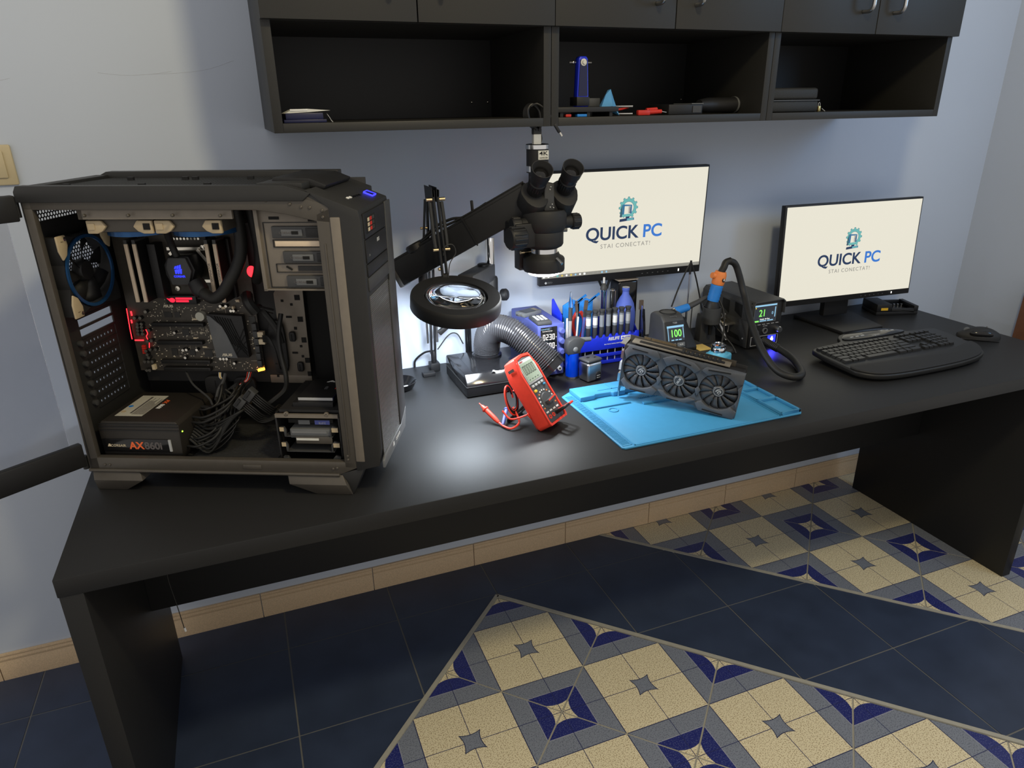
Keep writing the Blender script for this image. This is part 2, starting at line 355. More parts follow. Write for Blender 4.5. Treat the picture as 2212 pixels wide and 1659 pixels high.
# ================================================================== WALL CABINETS
cl = ['leftmost black wall cabinet holding a folded booklet in its open shelf', 'middle black wall cabinet whose open shelf holds the blue clamp', 'rightmost black wall cabinet whose open shelf holds a padlocked case']
U = .6073; XL = .467
for k in range(3):
    t = thing('wall_cabinet', cl[k], 'cabinet', (XL+U*(k+.5), -.18, 1.422), group='black wall cabinets')
    w = U/2-.0006; T = .0182; zt = .72
    B().bx(-w, -w+T, -.1827, .178, 0, zt).done('side_panel', 'laminate_cab', t, bev=.0008); B().bx(w-T, w, -.1827, .178, 0, zt).done('side_panel', 'laminate_cab', t, bev=.0008)
    B().bx(-w+T, w-T, -.1827, .178, 0, T).done('bottom_panel', 'laminate_cab', t, bev=.0008); B().bx(-w+T, w-T, -.180, .178, .204, .204+T).done('shelf', 'laminate_cab', t)
    B().bx(-w+T, w-T, -.180, .178, zt-T, zt).done('top_panel', 'laminate_cab', t); B().bx(-w+T, w-T, .168, .178, T, zt-T).done('back_panel', 'black', t)  # back panel blacker than the carcass, shade inside the shelf put into its colour
    for sd in (-1, 1):
        x0, x1 = (-w-.0, -.0012) if sd < 0 else (.0012, w)
        dr = B().bx(x0, x1, -.202, -.1835, .204, zt).done('door', 'laminate_cab', t, bev=.001)
        hx = sd*.052
        B().tube([(hx, -.203, .254), (hx, -.222, .254), (hx, -.232, .262), (hx, -.234, .28), (hx, -.234, .36), (hx, -.232, .378), (hx, -.222, .386), (hx, -.203, .386)], .0048, 10).done('handle', 'steel', dr)
    for hx in ((-.05, .15) if k == 0 else (.1, -.05) if k == 1 else (.05,)):
        pass
# ================================================================== COMPUTER TOWER (local: x rear->front, y away from camera, z up)
pc = thing('computer_tower', 'open black computer tower with lit motherboard and swung-open side window', 'computer', (.024, -.445, .75), math.radians(-25))
CM = 'casemetal'
# side frame around the opening
B().prism([(0, .043), (.548, .052), (.548, .575), (.53, .584), (.0, .586), (0, .043)][:-1], .003, .0031, 'y') if False else None
f = B()
f.prism([(-.004, .045), (.018, .045), (.018, .585), (0, .585)], 0, .012, 'y')
f.prism([(-.004, .043), (.510, .043), (.545, .058), (.545, .072), (.018, .072), (-.004, .07)], 0, .014, 'y')
f.prism([(0, .559), (.42, .557), (.47, .550), (.527, .537), (.548, .535), (.548, .562), (.50, .588), (0, .588)], 0, .012, 'y')
f.prism([(.524, .06), (.548, .058), (.548, .56), (.524, .55)], 0, .012, 'y')
f.done('side_frame', CM, pc, bev=.0015)
B().cyl((-.004, -.001, .044), (.512, -.001, .044), .0035, n=10).done('bottom_lip', CM, pc)
B().bx(.5335, .5365, -.0015, .001, .085, .50).done('frame_rib', CM, pc, bev=.0008)
sc = B()
for x, z in [(.024, .578), (.044, .578), (.44, .573), (.481, .567), (.50, .562), (.515, .561), (.536, .556), (.536, .545), (.11, .549), (.19, .549), (.27, .549), (.355, .548), (.03, .056), (.04, .056), (.532, .086), (.532, .078), (.50, .057), (.508, .059)]:
    B().lathe([(0, -.0022), (.0018, -.0022), (.0028, -.0012), (.0028, .004)], (x, 0, z), (0, 1, 0), 10).done('frame_screw', 'casemetal', pc)
B().bx(.317, .355, -.0016, .001, .0525, .0625).done('screw_plate', CM, pc, bev=.0015)
# top cover
tc = B().prism([(-.006, .572), (.505, .572), (.52, .585), (.475, .598), (.0, .600), (-.006, .59)], -.004, .016, 'y')
tc.prism([(-.006, .572), (.50, .572), (.50, .604), (.02, .604), (-.006, .592)], .225, .249, 'y').bx(-.004, .024, .012, .23, .575, .598).bx(.0, .50, .012, .23, .572, .588).bx(.42, .50, .016, .226, .588, .600)
tc.done('top_cover', 'caseplastic', pc, bev=.0015)
v = B()
for i in range(60):
    x = .03+i*.0066
    v.obx((x, .122, .591), (1, 0, 0), (.12, 1, 0), (0, 0, 1), .0032, .195, .004)
v.done('vent_grille', 'caseplastic', pc, smooth=0, kind='stuff')
for x, y in [(.075, .06), (.13, .19), (.19, .06), (.25, .19), (.27, .19), (.31, .06), (.33, .06), (.38, .19)]:
    pass
for x, y in [(.06, .045), (.105, .17), (.20, .045), (.215, .17), (.235, .17), (.32, .045), (.345, .17)]: B().bx(x-.006, x+.006, y-.003, y+.003, .593, .5985).done('vent_clip', 'black', pc)
B().prism([(.43, .596), (.525, .585), (.530, .592), (.50, .604), (.435, .606)], .055, .21, 'y').done('top_lid', 'black', pc, bev=.002)
# right side + rear + floor + back of interior
B().bx(0, .548, .244, .249, .045, .588).done('far_side_panel', 'caseplastic', pc, bev=.001)
B().bx(.0, .545, .008, .244, .045, .053).done('case_floor', 'black_soft', pc)
fg = B()
for i in range(26): fg.bx(.19, .37, .03+i*.0068, .033+i*.0068, .053, .0548)
fg.done('floor_filter', 'dkgrey', pc, smooth=0, kind='stuff')
# rear panel with window for fan and slots (pieces around the openings)
rp = B()
FY, FZ, FR = .094, .432, .066
rp.bx(0, .003, .0, .030, .05, .585).bx(0, .003, .170, .244, .05, .585).bx(0, .003, .03, .17, .345, FZ-FR).bx(0, .003, .03, .17, FZ+FR, .535).bx(0, .003, .03, .17, .565, .585).bx(0, .003, .03, .062, .05, .345).bx(0, .003, .062, .17, .05, .155)
for sy in (0, 1):
    for sz in (0, 1):        # round the fan opening corners
        poly = [(FY+(FR if sy else -FR)*1.1, FZ+(FR if sz else -FR))]
        ang = [(PI/2*k/8) for k in range(9)]
        sgy, sgz = (1 if sy else -1), (1 if sz else -1)
        poly = [(FY+sgy*FR*1.09, FZ+sgz*FR)]+[(FY+sgy*FR*math.cos(a)*1.09, FZ+sgz*FR*math.sin(a)) for a in ang]
        rp.prism(poly, 0, .003, 'x')
rp.done('rear_panel', 'caseplastic', pc)
def honey(b_, y0, y1, z0, z1, p, keep):
    r = p/2/math.cos(PI/6); iy = 0; row = 0; z = z0
    while z < z1:
        y = y0+(p/2 if row % 2 else 0)
        while y < y1:
            if keep(y, z):
                o = [(y+r*1.02*math.sin(PI/3*k), z+r*1.02*math.cos(PI/3*k)) for k in range(6)]; q = [(y+r*.74*math.sin(PI/3*k), z+r*.74*math.cos(PI/3*k)) for k in range(6)]
                b_.add([(.0012, *a) for a in o]+[(.0012, *a) for a in q]+[(.0022, *a) for a in q], [(k, (k+1) % 6, 6+(k+1) % 6, 6+k) for k in range(6)]+[(6+k, 6+(k+1) % 6, 12+(k+1) % 6, 12+k) for k in range(6)])
            y += p
        row += 1; z += r*1.5
hb = B(); honey(hb, .034, .17, FZ-FR, FZ+FR, .0078, lambda y, z: (y-FY)**2/1.19+(z-FZ)**2 < (FR+.002)**2); honey(hb, .032, .168, .537, .565, .0078, lambda y, z: True)
hb.done('honeycomb_grille', 'black', pc, smooth=0, kind='stuff')
# expansion slot covers
scv = B(); y0, y1 = .066, .168; n = 8; pit = .0115
scv.bx(.0005, .003, y0-.006, y1, .0025, .0205).xf(Matrix.Identity(4)); scv = B()
scv.bx(.0005, .003, y0-.004, y1, -.0098, -.0026).bx(.0005, .003, y0-.004, y1, .0026, .0098)
ys = [y0-.004]+[y0+.006+i*pit for i in range(n)]
for i in range(n):
    a = y0-.004 if i == 0 else y0+.006+(i-1)*pit+.0055
    scv.bx(.0005, .003, a, y0+.006+i*pit, -.0026, .0026)
scv.bx(.0005, .003, y0+.006+(n-1)*pit+.0055, y1, -.0026, .0026).bx(.003, .0055, y0-.004, y1, -.0102, -.0090)
first = None
kb = B().lathe([(0, 0), (.006, 0), (.0065, .003), (.006, .007), (0, .008)], (0, 0, 0), (1, 0, 0), 12)
kfirst = None
for r in range(7):
    z = .290-.0209*r
    if first is None: first = scv.done('slot_cover', 'black_soft', pc, smooth=0); first.location = (0, 0, z)
    else: cp(first, pc, (0, 0, z))
    if kfirst is None: kfirst = kb.done('thumb_screw', 'dkgrey', pc); kfirst.location = (.003, .050, z+.006)
    else: cp(kfirst, pc, (.003, .050, z+.006))
B().bx(.0005, .004, .062, .17, .3205, .3255).bx(.0005, .004, .062, .17, .3405, .345).bx(.0005, .004, .062, .17, .3005, .3055).done('slot_divider', 'black_soft', pc)
# rear fan with pale corner pads and blue ring
fan = B(); fan.bx(.006, .031, .028, .172, .362, .366).bx(.006, .031, .028, .172, .508, .512)
for a in range(24):
    pass
fan = B().ring((.006, FY, FZ), (1, 0, 0), .066, .071, .025, 40)
for sy in (-1, 1):
    for sz in (-1, 1): fan.prism([(FY+sy*.045, FZ+sz*.074), (FY+sy*.074, FZ+sz*.074), (FY+sy*.074, FZ+sz*.045), (FY+sy*.0665, FZ+sz*.02), (FY+sy*.05, FZ+sz*.05), (FY+sy*.02, FZ+sz*.0665)], .006, .031, 'x')
fo = fan.done('rear_fan', 'black_soft', pc)
B().ring((.0312, FY, FZ), (1, 0, 0), .063, .069, .0035, 48).done('fan_ring', 'ringblue', fo)
hub = B().lathe([(0, .018), (.018, .018), (.021, .014), (.021, 0), (0, 0)], (.008, FY, FZ), (1, 0, 0), 28).done('fan_hub', 'black', fo)
for k in range(7):
    a0 = 2*PI*k/7+.3; bl = B(); vs = []; R_ = [.02, .035, .05, .0635]
    for j, r in enumerate(R_):
        for t_, xx in ((0, .010), (.5, .018), (1, .025)):
            a = a0+t_*(.62)-.10*j; vs.append((xx, FY+r*math.cos(a), FZ+r*math.sin(a)))
    fs = [(j*3+i, j*3+i+1, j*3+4+i, j*3+3+i) for j in range(3) for i in range(2)]
    o = bl.add(vs, fs).done('fan_blade', 'black', fo); s_ = o.modifiers.new('s', 'SOLIDIFY'); s_.thickness = .0012
for sy, sz in ((-1, 1), (-1, -1), (1, 1)):
    o = B().prism([(FY+sy*.052, FZ+sz*.077), (FY+sy*.077, FZ+sz*.077), (FY+sy*.077, FZ+sz*.05), (FY+sy*.070, FZ+sz*.032), (FY+sy*.058, FZ+sz*.040), (FY+sy*.050, FZ+sz*.058)], .0315, .036, 'x').bx(.03, .036, FY+sy*.064-.006, FY+sy*.064+.006, FZ+sz*.066-.003, FZ+sz*.066+.003)
    o.done('corner_pad', 'pad', fo, bev=.002); B().lathe([(0, .003), (.004, .002), (.004, -.002)], (.0345, FY+sy*.056, FZ+sz*.070), (1, 0, 0), 10).done('fan_screw', 'nickel', fo)
# radiator rail and two top fans
B().bx(.092, .372, .010, .016, .541, .560).bx(.092, .10, .01, .16, .541, .565).bx(.092, .372, .016, .16, .556, .562).done('radiator_bracket', 'casemetal_lit', pc)
rad = B().bx(.06, .40, .03, .15, .566, .572).done('radiator', 'black_soft', pc)
for k, x0 in enumerate((.098, .224)):
    fo = B().bx(x0, x0+.122, .024, .146, .516, .541).done('top_fan', 'casemetal', pc, bev=.003)
    B().ring((x0+.061, .085, .507), (0, 0, 1), .054, .0585, .0095, 40).done('fan_ring', 'ringblue', fo)
    B().lathe([(0, 0), (.02, 0), (.021, .005), (0, .008)], (x0+.061, .085, .508), (0, 0, 1), 20).done('fan_hub', 'black', fo)
    for sx in (0, 1):
        e = x0 if sx == 0 else x0+.122; sg = 1 if sx == 0 else -1
        B().prism([(e, .541-.003), (e+sg*.028, .538), (e+sg*.036, .527), (e+sg*.028, .5185), (e+sg*.018, .5145), (e, .5145)], .017, .0245, 'y').done('corner_pad', 'pad', fo, bev=.002)
        B().bx(min(e+sg*.004, e+sg*.016), max(e+sg*.004, e+sg*.016), .0155, .018, .522, .533).done('pad_slot', 'blackhole' if sx else 'pad', fo)
# motherboard tray
tr = B().prism([(.03, .16), (.404, .160), (.409, .56), (.03, .56)], .2, .203, 'y').done('tray', 'black_soft', pc)
B().prism([(.345, .165), (.404, .165), (.409, .40), (.372, .40), (.345, .36)], .196, .1995, 'y').bx(.312, .405, .195, .1995, .160, .178).done('tray_plate', 'casemetal_lit', pc, bev=.001)
hl = B()
for x, z, w, h_ in [(.395, .352, .011, .011), (.396, .305, .011, .011), (.398, .259, .01, .011), (.400, .213, .01, .011), (.401, .182, .008, .01), (.383, .285, .006, .006), (.381, .337, .005, .005), (.39, .245, .005, .005), (.391, .222, .005, .005), (.362, .345, .005, .005), (.372, .31, .012, .004), (.375, .23, .012, .004), (.33, .176, .005, .005)]:
    B().bx(x-w/2, x+w/2, .1945, .1965, z-h_/2, z+h_/2).done('tray_cutout', 'blackhole', pc)
def grommet(x, z, w, h_, nm='grommet'):
    pts = []
    for k in range(24):
        a = 2*PI*k/24; pts.append((x+(w/2)*math.copysign(abs(math.cos(a))**.6, math.cos(a)), z+(h_/2)*math.copysign(abs(math.sin(a))**.5, math.sin(a))))
    g = B().prism(pts, .186, .1955, 'y').done('grommet', 'black_soft', pc, bev=.003)
    B().bx(x-.001, x+.001, .1855, .187, z-h_*.3, z+h_*.3).bx(x-w*.3, x+w*.3, .1855, .187, z-h_*.32, z-h_*.30).done('slit', 'blackhole', g)
grommet(.343, .245, .036, .12); grommet(.19, .152, .05, .05); grommet(.255, .150, .05, .05); grommet(.385, .20, .014, .022); grommet(.376, .268, .014, .022)
B().bx(.41, .545, .21, .214, .06, .42).done('dark_backing', 'blackhole', pc)  # added black sheet, its colour stands in for the dark case interior
# motherboard
mb = B().bx(.026, .306, .188, .190, .189, .500).done('motherboard', 'pcb', pc)
def comp(nm, m, lst, bev=0):
    for x0, x1, z0, z1, hh in lst: B().bx(x0, x1, .188-hh, .1885, z0, z1).done(nm, m, mb, bev=bev)
for i, (x0, x1, z) in enumerate([(.078, .192, .296), (.082, .183, .256), (.082, .192, .213), (.085, .19, .196)]):
    B().bx(x0, x1, .176, .188, z-.004, z+.004).done('expansion_slot', 'black', mb, bev=.0008)
    B().bx(x0+.004, x1-.004, .1755, .177, z-.0008, z+.0008).done('slot_groove', 'blackhole', mb)
random.seed(3)
# chips, capacitors and small passives
def caps(lst, m='nickel', r=.0038, h_=.009):
    for x, z in lst:
        o = B().cyl((x, .188, z), (x, .188-h_*.97, z), r, n=14).done('capacitor', 'black', mb)
        B().cyl((x, .1795-.0006, z), (x, .1792-.0010, z), r*.9, n=14).done('capacitor_top', m, o)
caps([(.045, .290), (.054, .290), (.044, .2825), (.0535, .2825), (.043, .275), (.053, .275), (.046, .297), (.055, .297), (.052, .236), (.053, .228), (.055, .221), (.044, .212), (.0525, .212), (.061, .212), (.044, .192), (.051, .192), (.043, .310), (.055, .310), (.070, .324), (.068, .283), (.060, .258), (.069, .260), (.062, .240), (.074, .240)])
caps([(.124, .278), (.135, .239), (.143, .24), (.166, .24), (.137, .222), (.215, .22), (.222, .22), (.229, .22), (.244, .21), (.214, .277), (.22, .24), (.262, .327), (.256, .327), (.235, .337), (.247, .337)], r=.0032, h_=.0075)
comp('chip', 'pcbpart', [(.138, .153, .270, .284, .0016), (.178, .196, .222, .238, .0016), (.145, .157, .225, .238, .0014), (.105, .122, .31, .322, .0014), (.128, .14, .31, .322, .0014), (.288, .302, .297, .313, .0014), (.105, .118, .225, .24, .0014)])
comp('connector_block', 'dkgrey', [(.296, .3055, .285-.0165*k, .285-.0165*k+.0145, .011) for k in range(6)], bev=.0006)
comp('red_switch', 'redtool', [(.0425-.0002*k, .0495-.0002*k, .2435-.0048*k, .2475-.0048*k, .006) for k in range(4)])
comp('white_connector', 'cream', [(.057, .0635, .193, .204, .008), (.305, .318, .270, .281, .010), (.306, .319, .254, .265, .010), (.235, .243, .33, .335, .006), (.258, .262, .33, .336, .007), (.29, .295, .265, .268, .003), (.289, .297, .241, .244, .003), (.16, .168, .263, .266, .003), (.177, .186, .243, .246, .003), (.166, .176, .305, .308, .003), (.198, .208, .262, .272, .003), (.268, .275, .345, .35, .005)])
ps = B()
for k in range(360):
    x = random.uniform(.064, .302); z = random.uniform(.192, .352)
    if .204 < x < .283 and .224 < z < .322: continue
    w, hh = random.choice([(.002, .001), (.001, .002), (.003, .0012), (.0015, .0015)])
    ps.bx(x, x+w, .1870, .1885, z, z+hh)
ps.done('small_components', 'silver_print', mb, smooth=0, kind='stuff')
tn = B()
for k in range(70):
    x = random.uniform(.10, .29); z = random.uniform(.195, .345); l = random.uniform(.004, .016)
    (tn.bx(x, x+l, .1877, .1881, z, z+.0004) if k % 2 else tn.bx(x, x+.0004, .1877, .1881, z, z+l))
tn.done('board_traces', 'silver_print', mb, smooth=0, kind='stuff')
B().cyl((.188, .188, .315), (.188, .176, .315), .0095, n=28).done('battery', 'label_white', mb)
# chipset heatsink
B().prism([(.206, .322), (.281, .318), (.283, .226), (.2115, .226)], .172, .186, 'y').done('heatsink', 'black', mb, bev=.001)
B().prism([(.2065, .320), (.2135, .318), (.236, .296), (.244, .276), (.259, .226), (.2125, .2265)], .1685, .1725, 'y').done('heatsink_plate', 'grey', mb, bev=.0006)
hg = B()
for k in range(7):
    x = .222+k*.0055; hg.bar((x, .1712, .318-.001*k), (x+.024, .1712, .26-.004*k), .0016, .0014, (0, 1, 0))
for k in range(3): hg.bar((.262-.004*k, .1712, .255-.012*k), (.281, .1712, .29-.014*k), .0014, .0014, (0, 1, 0)); hg.bar((.258+.004*k, .1712, .275-.012*k), (.281, .1712, .246-.008*k), .0014, .0014, (0, 1, 0))
hg.done('heatsink_grooves', 'blackhole', mb)
txt('/SUS', .0075, 'silver_print', mb, (.2375, .1680, .233), bold=.04, sx=1.5, name='heatsink_lettering'); txt('/SUS', .0075, 'silver_print', mb, (.118, .1865, .3345), bold=.04, sx=1.5)
txt('C€ (i)', .006, 'silver_print', mb, (.202, .1868, .233)); txt('o—  ≡  @ —', .006, 'silver_print', mb, (.173, .1868, .276)); txt('FC', .006, 'silver_print', mb, (.226, .1868, .328))
# memory
for x0, sw in ((.0815, 0), (.0985, 0), (.2455, 1), (.2625, 1)):
    o = B().bx(x0, x0+.0065, .140, .188, .355, .478).done('memory_stick', 'black', mb); B().bx(x0-.0004, x0+.0069, .1375, .1415, .356, .474).done('heat_spreader', 'rampale', o, bev=.0006); B().bx(x0, x0+.0065, .138, .176, .474, .482).done('end_cap', 'dkgrey', o)
    if sw: txt('DOMINATOR', .006, 'letter_grey', o, (x0+.0033, .1371, .418), (0, 0, 1), (-1, 0, 0), name='memory_lettering')
for x0, x1, z0, z1, hh in [(.115, .132, .36, .47, .03), (.15, .235, .478, .497, .02), (.270, .276, .356, .478, .012), (.14, .22, .352, .358, .012)]:
    B().bx(x0, x1, .188-hh, .188, z0, z1).done('board_shroud', 'black', mb, bev=.001)
for k in range(9): B().cyl((.163+k*.0072, .1655, .4795), (.163+k*.0072, .168, .4795), .0024, n=10).done('regulator_dot', 'nickel', mb)
# liquid cooler block
blk = B().prism([(.168, .396), (.212, .396), (.223, .424), (.214, .452), (.172, .452), (.161, .435), (.161, .415)], .128, .17, 'y').done('cooler_block', 'black', pc, bev=.003)
B().prism([(.175, .3965), (.209, .3965), (.219, .424), (.211, .450), (.176, .450), (.169, .43)], .1205, .1275, 'y').done('cooler_cap', 'dkgrey', blk, bev=.001)
br = B(); br.prism([(.150, .39), (.232, .39), (.232, .396), (.150, .396)], .168, .172, 'y').prism([(.150, .456), (.232, .456), (.232, .462), (.150, .462)], .168, .172, 'y')
br.bar((.215, .165, .458), (.231, .165, .436), .006, .003, (0, 1, 0)).bar((.168, .165, .458), (.156, .165, .448), .006, .003, (0, 1, 0)).bar((.158, .165, .398), (.168, .165, .388), .006, .003, (0, 1, 0)).bar((.231, .165, .436), (.236, .165, .41), .004, .003, (0, 1, 0)); br.done('bracket', 'nickel', blk)
for x, z in ((.158, .378), (.245, .376), (.232, .463), (.226, .462)): B().lathe([(0, .004), (.005, .003), (.005, -.004)], (x, .168, z), (0, -1, 0), 12).done('mount_screw', 'nickel', blk)
sl = B()                      # sail emblem
for k in range(3):
    sl.prism([(.1855+k*.0048, .4285), (.1895+k*.0048, .4295), (.1905+k*.0045, .4345+k*.0012), (.1875+k*.0045, .4335+k*.0012)], .1196, .1204, 'y')
    sl.prism([(.1865+k*.0050, .4185), (.1892+k*.0050, .4190), (.1918+k*.0044, .4280+k*.0004), (.1862+k*.0046, .4268+k*.0004)], .1196, .1204, 'y')
sl.done('emblem', 'logo_pump', blk); txt('CORSAIR', .0056, 'logo_pump', blk, (.1935, .1202, .4135), bold=.02, name='block_lettering')
# red light strips
rg = B(); rg.ball((.139, .17, .352), (.0065, .001, .005)); rg.prism([(.128, .356), (.136, .354), (.134, .350)], .1692, .1708, 'y').bx(.147, .182, .1695, .1708, .3535, .3575).bx(.147, .174, .1695, .1708, .348, .352)
rg.done('lit_badge', 'rog', mb); B().bx(.125, .19, .171, .187, .343, .361).done('badge_base', 'black', mb, bev=.001)
rl = B().tube([(.0275, .183, .330), (.0265, .183, .31), (.025, .183, .285), (.0245, .183, .262)], .0009, 6).bx(.0345, .0372, .182, .184, .3145, .324).bx(.031, .0335, .182, .184, .298, .305).bx(.031, .0505, .181, .183, .2588, .2612).tube([(.060, .183, .284), (.062, .183, .275), (.058, .183, .268), (.061, .183, .255), (.059, .183, .243)], .0008, 6)
rl.done('red_light_strip', 'led_red', mb)
B().ball((.327, .150, .417), (.009, .008, .0115)).done('red_led', 'led_red', mb); B().ring((.3075, .150, .470), (0, 1, 0), .002, .0042, .004, 16).done('red_button', 'redtool', mb)
B().bx(.297, .301, .181, .185, .203, .206).done('amber_led', 'led_amber', mb); B().obx((.301, .181, .196), (1, 0, .25), (0, 1, 0), (-.25, 0, 1), .014, .006, .005).done('amber_plug', 'led_amber', mb)
# coolant hoses
hs = B().tube([(.226, .13, .398), (.238, .115, .384), (.262, .105, .374), (.285, .10, .386), (.306, .098, .412), (.325, .098, .440), (.338, .095, .470), (.344, .09, .51), (.345, .085, .548)], .0115, 14).done('coolant_hose', 'sleeve', pc)
B().tube([(.335, .15, .40), (.352, .13, .425), (.362, .12, .46), (.366, .11, .50), (.366, .10, .548)], .0105, 14).done('coolant_hose', 'sleeve', pc)
B().lathe([(0, 0), (.016, 0), (.017, .02), (.012, .03), (0, .03)], (.222, .125, .402), (.5, -.3, -.8), 18).done('hose_fitting', 'black', pc)
B().tube([(.19, .13, .452), (.187, .125, .475), (.192, .11, .50), (.196, .10, .512)], .007, 10).done('pump_cable', 'sleeve', pc)
# upper drive cage
dc = B().prism([(.408, .413), (.521, .413), (.521, .540), (.470, .548), (.408, .555)], .026, .03, 'y').bx(.405, .412, .02, .19, .41, .555).bx(.405, .521, .02, .19, .411, .414).done('drive_cage', 'casemetal_lit', pc, bev=.0008)
B().frame(.4175, .523, .4155, .533, .0014, .0245, .0265).done('cage_border', 'black', dc)
B().bx(.430, .448, .0246, .0265, .5375, .5425).bx(.50, .515, .0246, .0265, .534, .537).done('cage_slots', 'blackhole', dc)
B().bx(.436, .521, .023, .027, .4905, .5005).done('bay_bar', 'rampale', dc, bev=.001); B().frame(.432, .523, .4885, .5025, .001, .0240, .0262).done('bar_border', 'black', dc)
B().frame(.432, .523, .4435, .4595, .001, .0240, .0262).bx(.472, .52, .0242, .0262, .4465, .4555).done('bay_border', 'black', dc); B().obx((.456, .0242, .4515), (1, 0, -.6), (0, 1, 0), (.6, 0, 1), .012, .001, .003).done('bay_mark', 'blackhole', dc)
for zc, x0 in ((.516, .434), (.472, .449), (.428, .450)):
    l = B().bx(x0, .519, .019, .027, zc-.0105, zc+.0105).done('bay_latch', 'dkgrey', dc, bev=.0015)
    B().bx(x0+.018, x0+.056, .0168, .0192, zc-.006, zc+.0055).done('latch_plate', 'grey', l, bev=.0005); B().bx(x0+.037, x0+.049, .0160, .0172, zc-.003, zc+.0025).done('latch_slot', 'blackhole', l)
    txt('CORSAIR', .0058, 'letter_grey', l, (x0+.0265, .0166, zc-.0005), name='latch_lettering'); B().bx(x0+.062, .5195, .0172, .0192, zc-.0075, zc+.008).done('latch_grip', 'black', l, bev=.001)
# lower drive cage with drives
hc = B().bx(.388, .3915, .02, .19, .054, .165).bx(.513, .5165, .02, .19, .054, .165).bx(.388, .5165, .02, .19, .160, .163).bx(.388, .5165, .02, .19, .054, .057).done('lower_cage', 'black', pc, bev=.0006)
pl_ = B().bx(.390, .515, .0165, .022, .1585, .166)
for x in (.4125, .4925): pl_.ring((x, .0165, .166), (0, 1, 0), .0018, .0048, .004, 16)
pl_.done('cage_top_edge', 'casemetal_lit', hc)
for k, z in enumerate((.130, .097, .066)):
    s_ = B().prism([(.396, z+.008), (.405, z+.008), (.408, z+.002), (.408, z-.012), (.404, z-.012), (.403, z+.002), (.396, z+.003)], .016, .022, 'y').prism([(.512, z+.008), (.502, z+.008), (.4985, z+.002), (.4985, z-.012), (.4955, z-.012), (.496, z+.004), (.502, z+.011)], .016, .022, 'y').bx(.404, .50, .019, .17, z-.014, z-.012)
    d_ = s_.done('drive_tray', 'dkgrey', hc, bev=.0005)
    B().bx(.396, .4045, .0155, .018, z-.0005, z+.008).bx(.5, .5125, .0155, .018, z-.001, z+.008).done('tray_tab', 'pad' if k < 2 else 'dkgrey', d_)
hd = B().bx(.414, .497, .022, .16, .113, .132).done('hard_drive', 'grey', hc, bev=.001); B().bx(.418, .488, .0205, .0225, .1235, .1285).done('drive_top_edge', 'chrome', hd); B().bx(.425, .498, .0185, .022, .102, .117).done('drive_face', 'casemetal', hd, bev=.0006); B().bx(.4265, .4715, .0178, .0186, .1095, .1142).done('drive_label', 'paper', hd)
B().bx(.41, .50, .03, .16, .142, .150).done('upper_drive', 'blackhole', hc); B().bx(.430, .453, .0295, .0302, .139, .148).done('drive_sticker', 'grey', hc); B().bx(.463, .493, .0295, .0302, .139, .148).done('drive_sticker', 'blue_box', hc)
txt('3.0TB', .006, 'ltgrey', hc, (.478, .0292, .1425), (-1, 0, 0), (0, 0, -1), name='sticker_lettering')
sd = B().bx(.428, .498, .05, .15, .1815, .1885).done('solid_state_drive', 'black', pc, bev=.0006); B().bx(.4282, .4975, .0488, .0502, .1822, .1878).done('drive_edge', 'ltgrey', sd); B().bx(.4975, .4990, .05, .15, .1822, .1882).done('drive_side', 'darkblue', sd)
B().bx(.396, .515, .026, .18, .1665, .172).done('drive_shelf', 'black_soft', pc); B().bx(.42, .50, .04, .16, .172, .1812).done('drive_sled', 'black', pc)
txt('A', .012, 'white', sd, (.47, .135, .1888), (1, 0, 0), (0, 1, 0), bold=.04, sx=2, name='drive_emblem'); txt('SSD', .009, 'grey', sd, (.47, .10, .1888), (0, 1, 0), (-1, 0, 0), name='drive_lettering'); B().bx(.488, .4965, .095, .102, .1884, .1888).done('drive_badge', 'redtool', sd)
# power supply
pu = B().prism([(.020, .0555), (.176, .0555), (.1845, .075), (.1875, .135), (.181, .1425), (.028, .1425), (.018, .13)], .022, .175, 'y').done('power_supply', 'psu_body', pc, bev=.0015)
for z in (.1375, .1315, .124, .0725, .064): B().bx(.022, .186, .0205, .0222, z-.0007, z+.0007).done('side_rib', 'black', pu)
B().bx(.0215, .160, .0198, .0222, .0755, .1045).done('side_plate', 'black_gloss', pu, bev=.001); B().bx(.1602, .165, .0196, .0222, .078, .1035).done('plate_end', 'ltgrey', pu)
txt('AX', .0215, 'orange_red', pu, (.0925, .0196, .0895), bold=.03, name='model_lettering'); txt('860i', .0215, 'letter_grey', pu, (.1275, .0196, .0895), bold=.03, name='model_lettering')
txt('CORSAIR', .0078, 'cream', pu, (.054, .0196, .0895), name='maker_lettering'); B().prism([(.0315, .0875), (.039, .0875), (.0375, .0935), (.0345, .0935)], .0194, .0198, 'y').done('maker_emblem', 'cream', pu)
lb = B().prism([(.041, .048), (.098, .048), (.098, .153), (.041, .153)], .1425, .1432).done('rating_label', 'label_white', pu)
lt_ = B()
for k in range(11): lt_.bx(.072+.0024*k, .0730+.0024*k, .055, .055+random.uniform(.05, .09), .1432, .1435)
lt_.bx(.0655, .0695, .06, .145, .1432, .1435); lt_.done('label_print', 'letter_grey', lb); B().cyl((.048, .068, .143), (.048, .068, .1436), .005, n=16).done('label_seal', 'pad', lb); B().cyl((.048, .095, .143), (.048, .095, .1436), .005, n=16).done('label_seal', 'grip_blue', lb)
txt('AX', .013, 'orange_red', pu, (.110, .122, .1432), (0, -1, 0), (1, 0, 0), bold=.03, name='model_lettering'); txt('860i', .013, 'white', pu, (.110, .097, .1432), (0, -1, 0), (1, 0, 0), bold=.03, name='model_lettering'); B().ball((.187, .032, .118), .0016).done('power_led', 'led_green', pu)
